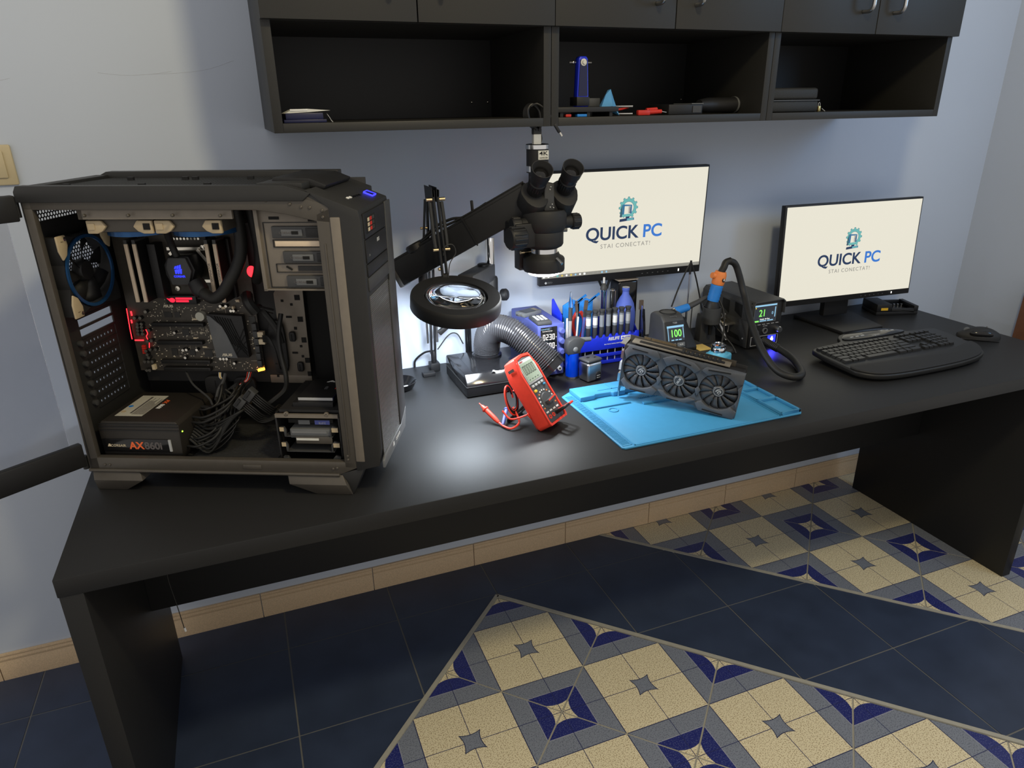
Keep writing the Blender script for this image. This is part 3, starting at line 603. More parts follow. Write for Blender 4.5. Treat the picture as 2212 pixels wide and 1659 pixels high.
# cables from the power supply
def cab(pts, r=.0028, nm='power_cable', m='sleeve', n=8): return B().tube(pts, r, n).done(nm, m, pc)
random.seed(11)
for k in range(16):
    z = random.uniform(.07, .135); y = random.uniform(.04, .12); dx = random.uniform(0, .035)
    cab([(.186, y, z), (.205+dx*.4, y-.005, z+.003), (.225+dx, y+.01, z+.012+dx*.3), (.225+dx*1.4, y+.04, z+.04), (.205+dx*1.2, .155, .150+random.uniform(-.01, .02))], .0026)
for k in range(8):
    z = .062+.003*k; cab([(.188, .05+.006*k, z+.03), (.225, .05+.004*k, z+.004*k), (.262+.004*k, .07, .115+.004*k), (.275+.003*k, .12, .145), (.26, .165, .155)], .0026)
for k in range(3):
    B().ribbon([(.20, .05+.01*k, .075+.008*k), (.235, .06, .066+.01*k), (.272+.006*k, .075, .10+.012*k), (.266+.008*k, .09, .135), (.262+.008*k, .13, .168), (.258+.012*k, .165, .176)], .011, .0016, (0, 1, .2)).done('flat_cable', 'sleeve', pc)
# two loose connectors with their wires
for cx, cz in ((.292, .160), (.315, .178)):
    ax_ = Vector((.72, -.1, -.62)); o = B().obx((cx, .085, cz), ax_, (.1, 1, 0), (.62, 0, .72), .018, .014, .026).done('loose_connector', 'dkgrey', pc, bev=.0008)
    B().obx((cx-.0035, .0765, cz+.003), ax_, (.1, 1, 0), (.62, 0, .72), .006, .003, .018).done('connector_latch', 'black', o)
    for k in range(5):
        q = Vector((cx, .085, cz))+Vector((.62, 0, .72))*(-.010+.005*k)+ax_*.009
        B().tube([q, q+ax_*.022, q+Vector((.03, .01, -.035)), (.345+.003*k, .10+.004*k, cz-.045+.002*k), (.37, .12+.004*k, .126)], .0017, 6).done('connector_wire', 'sleeve', o)
cab([(.375, .15, .33), (.372, .13, .29), (.376, .12, .25), (.384, .11, .21), (.378, .11, .18), (.355, .10, .16), (.34, .095, .15)], .005, 'sleeved_cable'); cab([(.33, .15, .345), (.345, .14, .335), (.366, .14, .30), (.372, .14, .27)], .0065, 'sleeved_cable'); cab([(.30, .15, .37), (.315, .14, .35), (.335, .14, .345), (.36, .15, .335)], .005, 'sleeved_cable'); cab([(.315, .14, .372), (.325, .12, .36), (.335, .125, .34)], .011, 'sleeved_cable')
for k in range(5): cab([(.318, .175, .262+.003*k), (.335, .165, .262+.003*k), (.347, .16, .25), (.349, .165, .215), (.347, .175, .20)], .0018, 'data_cable')
cab([(.130, .183, .188), (.16, .15, .172), (.205, .12, .155), (.222, .10, .148)], .0022, 'fan_cable', 'dkgrey'); cab([(.225, .17, .19), (.222, .16, .175), (.214, .15, .16), (.21, .14, .14)], .004, 'front_panel_cable', 'dkgrey')
for k, m_ in enumerate(('white', 'led_green', 'grey')): cab([(.208+.002*k, .176, .190), (.210+.002*k, .17, .182), (.212+.003*k, .172, .176)], .0009, 'signal_wire', 'white' if k != 1 else 'yellow', 6)
for k, m_ in enumerate(('red', 'white', 'red', 'black')): cab([(.272+.004*k, .176, .192), (.27+.003*k, .165, .178), (.258+.002*k, .155, .17)], .0009, 'signal_wire', m_, 6)
# front bezel
fb = B().prism([(.548, .054), (.594, .066), (.600, .10), (.601, .54), (.598, .556), (.51, .590), (.548, .56)], -.002, .205, 'y').prism([(.548, .054), (.585, .066), (.585, .55), (.53, .575), (.548, .56)], .205, .249, 'y').prism([(.503, .575), (.510, .5895), (.560, .571), (.56, .56)], .0, .245, 'y')
fb.done('front_bezel', 'caseplastic', pc, bev=.0035)
B().bx(.5485, .566, -.0032, .0, .075, .545).done('bezel_strip', 'casemetal_lit', pc, bev=.002)
B().prism([(.05, .060), (.20, .060), (.20, .56), (.05, .56)], 0, 0, 'x') if False else None
ff = 'dkgrey'
def fr(y0, y1, z0, z1, nm, m, d=.0025, bev=.001): return B().bx(.600, .601+d, y0, y1, z0, z1).done(nm, m, pc, bev=bev)
fr(.012, .160, .505, .548, 'drive_bay_cover', 'black'); g_ = fr(.022, .085, .512, .541, 'reader_bezel', 'blackhole', .0032)
for k in range(9):
    B().bx(.6040, .6048, .032+.016*(k % 3), .043+.016*(k % 3), .5155+.0085*(k//3), .5215+.0085*(k//3)).done('reader_card_slot', ['cream', 'redtool', 'nickel'][k % 3], g_)
dv = fr(.012, .160, .462, .503, 'optical_drive', 'black'); txt('/SUS', .009, 'ltgrey', dv, (.6037, .095, .491), (0, 1, 0), bold=.03, name='drive_lettering'); txt('24x', .006, 'grey', dv, (.6037, .03, .474), (0, 1, 0), name='drive_lettering')
fr(.012, .160, .438, .460, 'drive_bay_cover', 'black'); fr(.012, .160, .412, .436, 'drive_bay_cover', 'dkgrey')
# front mesh
mm = B()
for k in range(84):
    z = .085+k*.0038
    mm.bx(.6005, .602, .012, .150, z, z+.0019)
for k in range(36): mm.bx(.6006, .6018, .013+k*.0038, .0145+k*.0038, .085, .402)
mm.done('front_mesh', 'mesh_metal', pc, smooth=0, kind='stuff')
B().prism([(.152, .075), (.205, .105), (.205, .55), (.165, .55), (.160, .40), (.152, .40)], .6004, .6045, 'x').done('front_trim', 'dkgrey', pc, bev=.0015)
B().prism([(-.001, .062), (.19, .062), (.205, .105), (.152, .085), (.012, .085), (-.001, .078)], .600, .6052, 'x').done('front_base_trim', 'grey', pc, bev=.0015)
txt('CORSAIR', .009, 'white', pc, (.6056, .115, .0755), (0, 1, 0), name='maker_lettering'); B().prism([(.072, .072), (.082, .072), (.080, .080), (.075, .080)], .6052, .6056, 'x').done('maker_emblem', 'white', pc)
# sloping control panel
n_ = Vector((.034, 0, .087)).normalized()
def onslope(u, y): return Vector((.51+.088*u, y, .590-.034*u))+n_*.0006
pb = B().obx(onslope(.75, .165), (.088, 0, -.034), (0, 1, 0), n_, .018, .026, .003).done('power_button', 'black_gloss', pc, bev=.001); q = onslope(.75, .165)
fr_ = B()
for s_ in (-1, 1):
    fr_.obx(q+Vector((.088, 0, -.034)).normalized()*.009*s_, (.088, 0, -.034), (0, 1, 0), n_, .0014, .026, .0042); fr_.obx(q+Vector((0, .013*s_, 0)), (.088, 0, -.034), (0, 1, 0), n_, .018, .0014, .0042)
fr_.done('button_light', 'led_blue', pb)
for k in range(6): B().obx(onslope(.62+.01*k, .06+.012*k), (.088, 0, -.034), (0, 1, 0), n_, .005, .008, .0016).done('port', 'white' if k < 2 else 'black_gloss', pc)
# feet
def foot(x0, x1, x2, x3, yy, inv):
    b_ = B(); s = 1
    top = [(x0, yy), (x1, yy), (x1, yy+s*.05), (x0, yy+s*.05)]; mid = [(x0+.006, yy-.012*inv), (x1+.010, yy-.012*inv), (x1+.01, yy+.05), (x0+.006, yy+.05)]; bot = [(x2, yy-.004*inv), (x3, yy-.004*inv), (x3, yy+.05), (x2, yy+.05)]
    vs = [(*p, .044) for p in top]+[(*p, .026) for p in mid]+[(*p, 0.0005) for p in bot]
    fs = [(3, 2, 1, 0), (8, 9, 10, 11)]+[(k*4+i, k*4+(i+1) % 4, k*4+4+(i+1) % 4, k*4+4+i) for k in (0, 1) for i in range(4)]
    return b_.add(vs, fs).done('foot', CM, pc, bev=.0006)
foot(.0, .098, .004, .066, .002, 1); foot(.405, .516, .462, .534, .002, 1); foot(.0, .098, .004, .066, .195, 0); foot(.405, .516, .462, .534, .195, 0)
B().prism([(.512, .045), (.548, .056), (.563, .06), (.536, .001), (.531, .001)], .001, .05, 'y').done('foot_wedge', 'caseplastic', pc, bev=.0006)
# hinged side window, open
hx, hy = -.012, .002; dv_ = Vector((-.53, -.85, 0)).normalized(); nv = Vector((-dv_.y, dv_.x, 0))
def dp(u, z, n=0): return Vector((hx, hy, z))+dv_*u+nv*n
door = B().obx(dp(.27, .32), dv_, nv, (0, 0, 1), .50, .004, .47).done('side_window', 'acrylic', pc)
B().obx(dp(.255, .0775), dv_, nv, (0, 0, 1), .51, .016, .05).done('window_rail', 'black', door, bev=.003); B().obx(dp(.255, .0775, -.009), dv_, nv, (0, 0, 1), .50, .003, .02).done('rail_ridge', 'dkgrey', door, bev=.001)
B().obx(dp(.255, .562), dv_, nv, (0, 0, 1), .51, .016, .045).done('window_rail', 'black', door, bev=.003)
B().obx(dp(.51, .32), dv_, nv, (0, 0, 1), .02, .016, .53).done('window_rail', 'black', door, bev=.003)
for z in (.06, .56): B().cyl((hx, hy, z-.014), (hx, hy, z+.014), .006, n=12).done('hinge', 'black', door)
# ================================================================== MONITORS
def logo(par, cx, cz, s, y):
    """gear, small computer and words, in the screen plane (local x, z)"""
    L = []
    F_ = .585
    def I(a, c): return cx+s*(a*F_+.0), cz+s*((c-.085)*F_+.036)
    def P(poly, m, nm, d): return B().prism([I(a, b_) for a, b_ in poly], y-d, y-d+.0001, 'y').done(nm, m, par, smooth=0)
    # gear ring with teeth
    out = []; inn = []
    gx, gz, r0, r1, ri = .012, .285, .128, .152, .088
    for k in range(12):
        a = 2*PI*k/12
        for da, r in ((-.16, r0), (-.09, r1), (.09, r1), (.16, r0)): out.append((gx+r*math.sin(a+da), gz+r*math.cos(a+da)))
    nn = len(out); inn = [(gx+ri*math.sin(2*PI*(k-.5)/nn), gz+ri*math.cos(2*PI*(k-.5)/nn)) for k in range(nn)]
    def ringmesh(o_, i_, m, nm, d):
        b_ = B(); vs = [(I(a, c)[0], y-d, I(a, c)[1]) for a, c in o_]+[(I(a, c)[0], y-d, I(a, c)[1]) for a, c in i_]
        b_.add(vs, [(k, (k+1) % nn, nn+(k+1) % nn, nn+k) for k in range(nn)]); return b_.done(nm, m, par, smooth=0)
    sc_ = lambda p, f: [(gx+(a-gx)*f, gz+(c-gz)*f) for a, c in p]
    ringmesh(sc_(out, 1.035), sc_(inn, .96), 'scr_line', 'gear_outline', .0003); ringmesh(out, inn, 'scr_teal', 'gear', .0005)
    P([(-.125, .155), (-.105, .165), (-.085, .30), (-.098, .29)], 'scr_navy', 'computer_side', .0006)
    P([(-.115, .15), (-.085, .155), (-.085, .33), (-.09, .335), (-.115, .26)], 'scr_line', 'computer_shade', .00065)
    P([(-.085, .155), (.065, .165), (.07, .325), (-.08, .335)], 'scr_mid', 'computer_case', .0007); P([(-.085, .155), (.065, .165), (.066, .20), (-.084, .19)], 'scr_teal', 'computer_chin', .0008)
    P([(-.055, .193), (.045, .2), (.05, .308), (-.05, .31)], 'scr', 'computer_screen', .0009)
    for k in range(5): P([(.047, .205+.02*k), (.048, .222+.02*k), (.0, .216+.02*k)], 'scr_navy', 'screen_ray', .001)
    P([(-.02, .13), (.03, .13), (.04, .16), (-.03, .155)], 'scr_navy', 'computer_neck', .0008); P([(-.125, .085), (-.01, .095), (-.005, .135), (-.12, .125)], 'scr_navy', 'computer_base', .0009); P([(-.01, .095), (.115, .105), (.11, .14), (-.005, .135)], 'scr_mid', 'computer_base', .0009); P([(.0, .102), (.1, .11), (.096, .13), (.003, .127)], 'scr_teal', 'computer_base', .001)
    txt('QUICK', .155*s, 'scr_navy', par, (cx-.135*s, y-.0006, cz-.06*s), bold=.020, name='screen_lettering', sx=1.03); txt('PC', .155*s, 'scr_blue', par, (cx+.255*s, y-.0006, cz-.06*s), bold=.020, name='screen_lettering', sx=1.03)
    txt('STAI CONECTAT!', .052*s, 'scr_grey', par, (cx-.0*s, y-.0006, cz-.165*s), name='screen_lettering', space=1.22)
def monitor(t, w, h_, bb, task):
    B().bx(-w/2, w/2, -.006, .014, -h_/2, h_/2).done('bezel', 'black', t, bev=.0015)
    B().bx(-w*.36, w*.36, .014, .040, -h_*.36, h_*.36).done('rear_housing', 'black', t, bev=.006)
    x0, x1, z0, z1 = -w/2+.0075, w/2-.0045, -h_/2+bb, h_/2-.006
    s = B().bx(x0, x1, -.0066, -.0058, z0, z1).done('screen', 'scr', t, smooth=0)
    logo(t, (x0+x1)/2+.002, (z0+z1)/2-.010, .345, -.0068)
    if task:
        B().bx(x0, x1, -.0069, -.0066, z0, z0+.010).done('taskbar', 'scr_task', t, smooth=0)
        for k, m in enumerate(('scr_white', 'scr_white', 'scr_grey', 'scr_teal', 'scr_yel', 'scr_white', 'scr_yel', 'scr_ltb', 'scr_white', 'scr_white', 'scr_grey', 'scr_grey', 'scr_grey', 'scr_ltb', 'scr_ltb')):
            B().prism([(x0+.006+.0145*k+.003*math.cos(a*PI/4), z0+.005+.003*math.sin(a*PI/4)) for a in range(8)] if k % 3 else [(x0+.003+.0145*k, z0+.0022), (x0+.009+.0145*k, z0+.0022), (x0+.009+.0145*k, z0+.0078), (x0+.003+.0145*k, z0+.0078)], -.0073, -.0069, 'y').done('taskbar_icon', m, t, smooth=0)
        B().bx(x1-.03, x1-.01, -.0073, -.0069, z0+.002, z0+.008).done('taskbar_clock', 'scr_grey', t, smooth=0)
        B().prism([(-w/2+.016, -h_/2+.009), (-w/2+.02, -h_/2+.005), (-w/2+.024, -h_/2+.009), (-w/2+.02, -h_/2+.013)], -.0066, -.006, 'y').done('maker_emblem', 'ltgrey', t); txt('EIZO', .007, 'grey', t, (-w/2+.033, -.0062, -h_/2+.009), name='maker_lettering')
    B().bx(w*.355, w*.362, -.0068, -.006, -h_/2+bb*.35, -h_/2+bb*.7).done('power_light', 'scr_white', t)
    for k in range(6): B().bx(w*.12+.018*k, w*.128+.018*k, -.0064, -.006, -h_/2+bb*.45, -h_/2+bb*.52).done('button_mark', 'grey', t)
t1 = thing('monitor', 'wide monitor behind the microscope showing a gear logo above a taskbar', 'monitor', (1.446, -.075, 1.132), rot=(math.radians(1.5), 0, math.radians(-2.3)), group='monitors'); monitor(t1, .545, .326, .0225, True)
B().bx(-.06, .06, .040, .071, -.06, .06).done('wall_mount', 'black', t1)
t2 = thing('monitor', 'right-hand monitor on a square foot beside the keyboard showing the logo', 'monitor', (2.275, -.144, .995), rot=(math.radians(-2.5), math.radians(-.4), math.radians(-4.6)), group='monitors'); monitor(t2, .545, .331, .019, False)
B().bx(-.05, .05, .028, .052, -.225, .02).done('stand_column', 'black', t2, bev=.004)
b = B().prism([(2.168, -.045), (2.172, -.270), (2.345, -.271), (2.395, -.048)], .7503, .762); b.v = [Vector((v.x, v.y, v.z)) for v in b.v]
st = b.done('monitor_foot', 'black', None, bev=.003); tag(st, 'black rectangular monitor foot plate behind the keyboard', 'monitor stand')
st.parent = t2; bpy.context.view_layer.update(); st.matrix_parent_inverse = t2.matrix_world.inverted()
for k_ in ('label', 'category'): del st[k_]
# ================================================================== MICROSCOPE
ms = thing('microscope', 'black trinocular microscope on a boom arm with a ring light', 'microscope', (1.0, -.07, .7505))
def W(b_, nm, m, par=ms, **k): return b_.done(nm, m, par, world=True, **k)
W(B().bx(.90, 1.06, -.14, -.02, .7505, .762), 'base_plate', 'black', bev=.003)
W(B().cyl((.947, -.06, .76), (.947, -.06, 1.015), .0068, n=14).cyl((.955, -.06, .76), (.955, -.06, 1.015), .0045, n=12), 'rear_post', 'black_gloss')
W(B().cyl((1.013, -.09, .762), (1.013, -.09, 1.13), .013, n=24), 'chrome_pole', 'chrome')
W(B().lathe([(0, 0), (.019, 0), (.020, .004), (.020, .085), (.018, .09), (0, .09)], (1.014, -.09, .93), n=24).bx(.985, 1.0, -.105, -.075, .93, .99), 'pole_collar', 'black')
W(B().lathe([(0, 0), (.004, 0), (.004, .012), (.014, .012), (.017, .016), (.017, .028), (.012, .033), (0, .033)], (1.028, -.10, .968), (.72, -.55, .1), 18), 'collar_knob', 'black')
W(B().bar((1.008, -.085, 1.035), (.905, -.20, 1.035), .045, .045), 'link_arm', 'dkgrey', bev=.003); W(B().lathe([(0, 0), (.015, 0), (.015, .004), (.012, .006), (0, .006)], (.985, -.108, 1.0577)), 'link_cap', 'black')
W(B().cyl((.80, -.167, .99), (.80, -.167, 1.09), .012, n=16).cyl((.91, -.20, 1.03), (.80, -.167, .995), .012, n=12), 'pivot_post', 'black')
# long boom arm
A0, A1 = Vector((.7495, -.13, 1.068)), Vector((1.030, -.350, 1.268)); ad = (A1-A0).normalized(); sd_ = ad.cross(Vector((0, 0, 1))).normalized(); au = sd_.cross(ad).normalized()
W(B().obx((A0+A1)/2+au*-.004, ad, sd_, au, (A1-A0).length, .044, .066), 'boom_arm', 'black', bev=.003); W(B().obx((A0+A1)/2+au*.030, ad, sd_, au, (A1-A0).length*.98, .036, .010), 'boom_rail', 'black', bev=.001)
W(B().obx(A0-ad*.006-au*.004, ad, sd_, au, .014, .047, .069), 'boom_end_cap', 'dkgrey', bev=.004)
W(B().lathe([(0, 0), (.022, 0), (.026, .004), (.026, .018), (.022, .022), (0, .022)], A0+ad*.075+au*.022, au), 'boom_pivot_cap', 'black')
W(B().tube([A0+ad*.10+au*.04, A0+ad*.15+au*.052, A0+ad*.20+au*.048, A0+ad*.235+au*.036, A0+ad*.30+au*.038], .0035, 8).tube([A0+ad*.10+au*.036+sd_*.008, A0+ad*.16+au*.044+sd_*.008, A0+ad*.22+au*.038+sd_*.008, A1+au*.036+sd_*.008], .003, 8), 'boom_cable', 'sleeve')
W(B().ribbon([A0+ad*.235+au*.040+sd_*.025, A0+ad*.237+au*.0-sd_*-.0245, A0+ad*.237-au*.04+sd_*.024], .004, .001, ad, sub=1), 'cable_tie', 'black')
W(B().bar(A0+ad*.255+au*.03, A0+ad*.27+au*.062, .007, .006, sd_), 'arm_lever', 'black', bev=.002)
# focus rack
HX, HY = 1.0545, -.37
W(B().bx(1.0, 1.03, -.345, -.31, 1.09, 1.27), 'focus_rack', 'black', bev=.003); W(B().bx(.97, 1.035, -.40, -.315, 1.155, 1.212), 'focus_block', 'black', bev=.004)
kn = B().lathe([(0, 0), (.024, 0), (.026, .003), (.026, .036), (.023, .040), (0, .040)], (.990, -.398, 1.181), (-1, -.15, 0), 28)
for k in range(14): kn.lathe([(.0025, .004), (.0025, .036)], Vector((.990, -.398, 1.181))+Vector((-.15*math.cos(2*PI*k/14)*-.0252, -.0252*math.cos(2*PI*k/14), .0252*math.sin(2*PI*k/14))), (-1, -.15, 0), 6)
W(kn, 'focus_knob', 'black')
# body
W(B().lathe([(0, 1.146), (.032, 1.146), (.0435, 1.152), (.047, 1.158), (.047, 1.186), (.046, 1.188), (.0485, 1.190), (.054, 1.205), (.054, 1.230), (.050, 1.238), (0, 1.238)], (HX, HY, 0), n=36), 'zoom_body', 'black_soft')
W(B().lathe([(.033, 1.126), (.0335, 1.1255), (.034, 1.147), (.030, 1.147)], (HX, HY, 0), n=36), 'adapter_ring', 'chrome')
W(B().lathe([(.040, 1.092), (.0495, 1.092), (.0505, 1.096), (.0505, 1.121), (.048, 1.125), (.039, 1.130), (.036, 1.136), (.031, 1.136), (.031, 1.10), (.040, 1.094)], (HX, HY, 0), n=40), 'ring_light', 'black_soft')
W(B().lathe([(.031, 1.094), (.040, 1.0925), (.038, 1.084), (.033, 1.082), (.029, 1.088), (.029, 1.094)], (HX, HY, 0), n=40), 'led_ring', 'led_white'); W(B().lathe([(0, 1.086), (.029, 1.090), (.029, 1.096), (0, 1.096)], (HX, HY, 0), n=32), 'objective_lens', 'glass')
W(B().cyl((HX-.036, HY-.005, 1.141), (HX-.058, HY-.012, 1.142), .0013, n=8).cyl((HX-.057, HY-.0115, 1.142), (HX-.067, HY-.0145, 1.1425), .0034, n=12), 'locking_screw', 'brass'); W(B().cyl((HX+.012, HY-.048, 1.128), (HX+.018, HY-.066, 1.118), .0034, n=12), 'ring_light_screw', 'steel'); W(B().cyl((HX+.043, HY-.01, 1.188), (HX+.055, HY-.012, 1.188), .0055, n=14), 'side_screw', 'grey')
for sg, kx in ((-1, -.080), (1, .083)):
    k_ = B().cyl((HX+sg*.025, HY-.006, 1.206), (HX+kx*.86, HY-.008, 1.206), .0165, .015, n=20); W(k_, 'zoom_shaft', 'black_soft')
    z_ = B().lathe([(0, 0), (.0165, 0), (.0185, .002), (.0185, .020), (.0165, .023), (0, .023)], (HX+kx*.80, HY-.008, 1.206), (sg, 0, 0), 24)
    for k in range(10): z_.lathe([(.0025, .003), (.0025, .020)], (HX+kx*.80, HY-.008+.0175*math.cos(2*PI*k/10), 1.206+.0175*math.sin(2*PI*k/10)), (sg, 0, 0), 6)
    W(z_, 'zoom_knob', 'black')
W(B().prism([(HX-.050, 1.232), (HX+.050, 1.232), (HX+.044, 1.272), (HX-.040, 1.272)], HY-.022, HY+.045, 'y'), 'prism_base', 'black_soft', bev=.004)
W(B().prism([(HX-.012, 1.238), (HX+.014, 1.238), (HX+.012, 1.30), (HX-.012, 1.30)], HY-.030, HY+.03, 'y'), 'centre_plate', 'dkgrey', bev=.002)
for x, z in ((.003, 1.292), (.001, 1.286), (.007, 1.2525), (.002, 1.246), (.0105, 1.2445)): W(B().ball((HX+x, HY-.031, z), .0018, 8, 6), 'plate_screw', 'ltgrey')
# two prism housings and eyepieces, tilted towards the user
ed = Vector((-.04, -.71, .70)).normalized()
for sg, ex_ in ((-1, 1.024), (1, 1.100)):
    c = Vector((ex_, HY-.010, 1.272)); R3 = Matrix([Vector((1, 0, 0)), Vector((0, ed.z, -ed.y)).normalized()*1, ed]).transposed()
    u_ = Vector((1, 0, 0)); v_ = ed.cross(u_).normalized()
    poly = []
    for k in range(20):
        a = 2*PI*k/20; px_, pz_ = .034*math.cos(a), .034*math.sin(a)
        if pz_ < 0: px_, pz_ = px_*.95, pz_*1.25
        poly.append((px_, pz_))
    hs_ = B(); vs = [c+u_*p[0]+v_*p[1]-ed*.036 for p in poly]+[c+u_*p[0]+v_*p[1]+ed*.010 for p in poly]; n = len(poly)
    hs_.add(vs, [tuple(range(n))[::-1], tuple(range(n, 2*n))]+[(i, (i+1) % n, n+(i+1) % n, n+i) for i in range(n)]); W(hs_, 'prism_housing', 'black_soft', bev=.003)
    o_ = c+ed*.008+v_*.004; q_ = 1.13
    def lp(pr): return [(r*q_, h*q_) for r, h in pr]
    W(B().lathe(lp([(0, 0), (.0165, 0), (.0165, .012), (.0175, .014), (.0175, .030), (.0155, .032), (.0155, .035), (.0185, .037), (.0185, .048)]), o_, ed, 28), 'eyepiece_tube', 'black')
    rb = B()
    for k in range(22):
        a = 2*PI*k/22; rb.lathe([(.0015, .017), (.0015, .033)], o_+(u_*math.cos(a)+v_*math.sin(a))*.0198, ed, 5)
    W(rb, 'focus_grip', 'black')
    W(B().lathe(lp([(.0185, .046), (.0205, .050), (.0212, .062), (.0222, .070), (.0208, .070), (.0165, .060), (.0155, .058), (.0155, .054)]), o_, ed, 28), 'eye_cup', 'black_soft'); W(B().lathe(lp([(0, .0595), (.008, .059), (.0158, .055)]), o_, ed, 24), 'eye_lens', 'black_gloss')
# camera on the third port, cable loop
cx_, cy_ = 1.050, -.340
W(B().lathe([(0, 1.26), (.021, 1.26), (.021, 1.318), (.026, 1.32), (.026, 1.375), (.0, 1.375)], (cx_, cy_, 0), n=28), 'camera_body', 'black'); W(B().lathe([(.0262, 1.322), (.0266, 1.322), (.0266, 1.335), (.0262, 1.335)], (cx_, cy_, 0), n=28), 'camera_band', 'chrome'); W(B().lathe([(.0255, 1.372), (.0278, 1.373), (.0278, 1.382), (.025, 1.384), (0, 1.381)], (cx_, cy_, 0), n=28), 'camera_band', 'chrome')
W(B().obx((cx_+.004, cy_-.0262, 1.360), (1, 0, 0), (0, 1, 0), (0, 0, 1), .026, .002, .020), 'camera_label', 'paper'); txt('4K', .0125, 'black', ms, (cx_+.004, cy_-.0276, 1.3635), bold=.008, sx=1.5, world=True, name='camera_lettering'); txt('HDMI/USB', .0045, 'grey', ms, (cx_+.004, cy_-.0276, 1.354), world=True, name='camera_lettering')
W(B().cyl((cx_-.016, cy_-.018, 1.30), (cx_-.026, cy_-.026, 1.30), .009, n=14), 'port_lever', 'black')
W(B().obx((cx_-.002, cy_, 1.394), (1, 0, 0), (0, 1, 0), (0, 0, 1), .019, .012, .024), 'plug', 'ltgrey', bev=.001); W(B().obx((cx_-.002, cy_, 1.411), (1, 0, 0), (0, 1, 0), (0, 0, 1), .021, .013, .014), 'plug_boot', 'black', bev=.002)
for k in range(4):
    W(B().tube([(cx_-.004, cy_+.004*k-.006, 1.415), (cx_-.022-.002*k, cy_+.004*k-.006, 1.436), (cx_-.026-.001*k, cy_+.004*k-.006, 1.458), (cx_-.014, cy_+.004*k-.006, 1.469), (cx_+.002+.001*k, cy_+.004*k-.006, 1.455), (cx_+.006, cy_+.004*k-.006, 1.43), (cx_+.002, cy_+.004*k-.006, 1.412)], .0034, 8), 'cable_loop', 'black')
W(B().tube([(cx_-.02, cy_-.01, 1.465), (cx_-.006, cy_-.016, 1.470), (cx_+.018, cy_-.02, 1.452), (cx_+.036, cy_-.02, 1.424)], .0021, 8), 'usb_cable', 'black'); W(B().bar((cx_+.034, cy_-.02, 1.427), (cx_+.047, cy_-.02, 1.408), .006, .008, (0, 1, 0)), 'usb_plug_grip', 'black', bev=.001); W(B().bar((cx_+.047, cy_-.02, 1.408), (cx_+.0525, cy_-.02, 1.400), .0035, .0075, (0, 1, 0)), 'usb_plug', 'nickel')
W(B().tube([(cx_+.01, cy_+.01, 1.38), (cx_+.016, cy_+.012, 1.395), (cx_+.008, cy_+.01, 1.42)], .0018, 6), 'usb_cable', 'black')
lamp('microscope_ring_lamp', 'AREA', (HX, HY, 1.079), 2.2, (.93, .97, 1.0), .07, target=(HX, HY, .7))
# ================================================================== MAGNIFIER LAMP
mg = thing('magnifier_lamp', 'black ring magnifier lamp on a sprung arm clamped at the desk back', 'lamp', (.848, -.045, .7505))
def G(b_, nm, m, par=mg, **k): return b_.done(nm, m, par, world=True, **k)
nrm = Vector((.02, -.22, .975)).normalized(); rc = Vector((.832, -.357, 1.046)); RS = .971
G(B().lathe([(r*RS, h*RS) for r, h in [(.0790, .001), (.0785, .004), (.1085, .006), (.1115, .002), (.1125, -.004), (.1125, -.028), (.110, -.031), (.080, -.031), (.0785, -.02), (.0790, .001)]], rc, nrm, 64), 'ring_head', 'black_soft')
G(B().lathe([(r*RS, h*RS) for r, h in [(.080, -.0315), (.106, -.0315), (.106, -.0325), (.080, -.0325)]], rc, nrm, 48), 'led_ring', 'led_white'); G(B().lathe([(r*RS, h*RS) for r, h in [(0, .012), (.03, .0103), (.055, .0062), (.0785, -.001), (.0785, -.007), (.055, -.013), (.03, -.0165), (0, -.018)]], rc, nrm, 48), 'lens', 'glass', smooth=80)
lamp('magnifier_ring_lamp', 'AREA', rc-nrm*.036, 4.8, (.80, .90, 1.0), .18, target=rc-nrm)
# bracket and upper arm
J = Vector((.835, -.256, 1.071)); E = Vector((.822, -.252, 1.267)); K = Vector((.845, -.05, .80))
G(B().obx(J+Vector((0, .0, -.006)), (1, 0, 0), (0, 1, 0), (0, 0, 1), .016, .014, .03), 'head_bracket', 'black', bev=.002); G(B().bx(J.x-.022, J.x+.026, J.y-.008, J.y+.006, J.z-.016, J.z-.004), 'bracket_plate', 'steel', bev=.001)
for q in (J+Vector((-.018, -.006, -.008)), J+Vector((.004, -.010, -.012)), J+Vector((-.014, -.002, .022))): G(B().ball(q, .0045, 10, 8), 'thumb_nut', 'brass')
for s in (-1, 1):
    sx = Vector((.0055*s, 0, 0)); G(B().bar(J+sx, E+sx, .0045, .012, (0, 1, .4)), 'upper_arm', 'black'); G(B().bar(K+sx, E+sx+Vector((0, .060, -.006)), .0045, .012, (0, 1, 0)), 'lower_arm', 'black')
    G(B().tube([E+Vector((.0145*s, 0, -.012)), E+(J-E)*.5+Vector((.0155*s, 0, 0)), E+(J-E)*.62+Vector((.0145*s, 0, 0))], .0045, 10, sub=2), 'upper_spring', 'dkgrey'); G(B().tube([K+Vector((.014*s, .0, .035)), K+Vector((.014*s, 0, .10)), K+Vector((.014*s, -.002, .16))], .0036, 10, sub=2), 'lower_spring', 'steel')
    G(B().tube([E+Vector((.012*s, .056, -.012)), E+Vector((.014*s, .090, -.13))], .003, 8, sub=2), 'lower_spring', 'dkgrey')
    G(B().cyl(E+Vector((.004*s, 0, -.006)), E+Vector((.023*s, 0, -.006)), .0045, n=12), 'elbow_bolt', 'brass'); G(B().cyl(E+(J-E)*.62+Vector((.003*s, 0, -.005)), E+(J-E)*.62+Vector((.021*s, 0, -.005)), .004, n=12), 'spring_bolt', 'brass')
G(B().cyl(E+Vector((-.022, .080, -.085)), E+Vector((-.004, .080, -.085)), .0032, n=10), 'spring_bolt', 'brass')
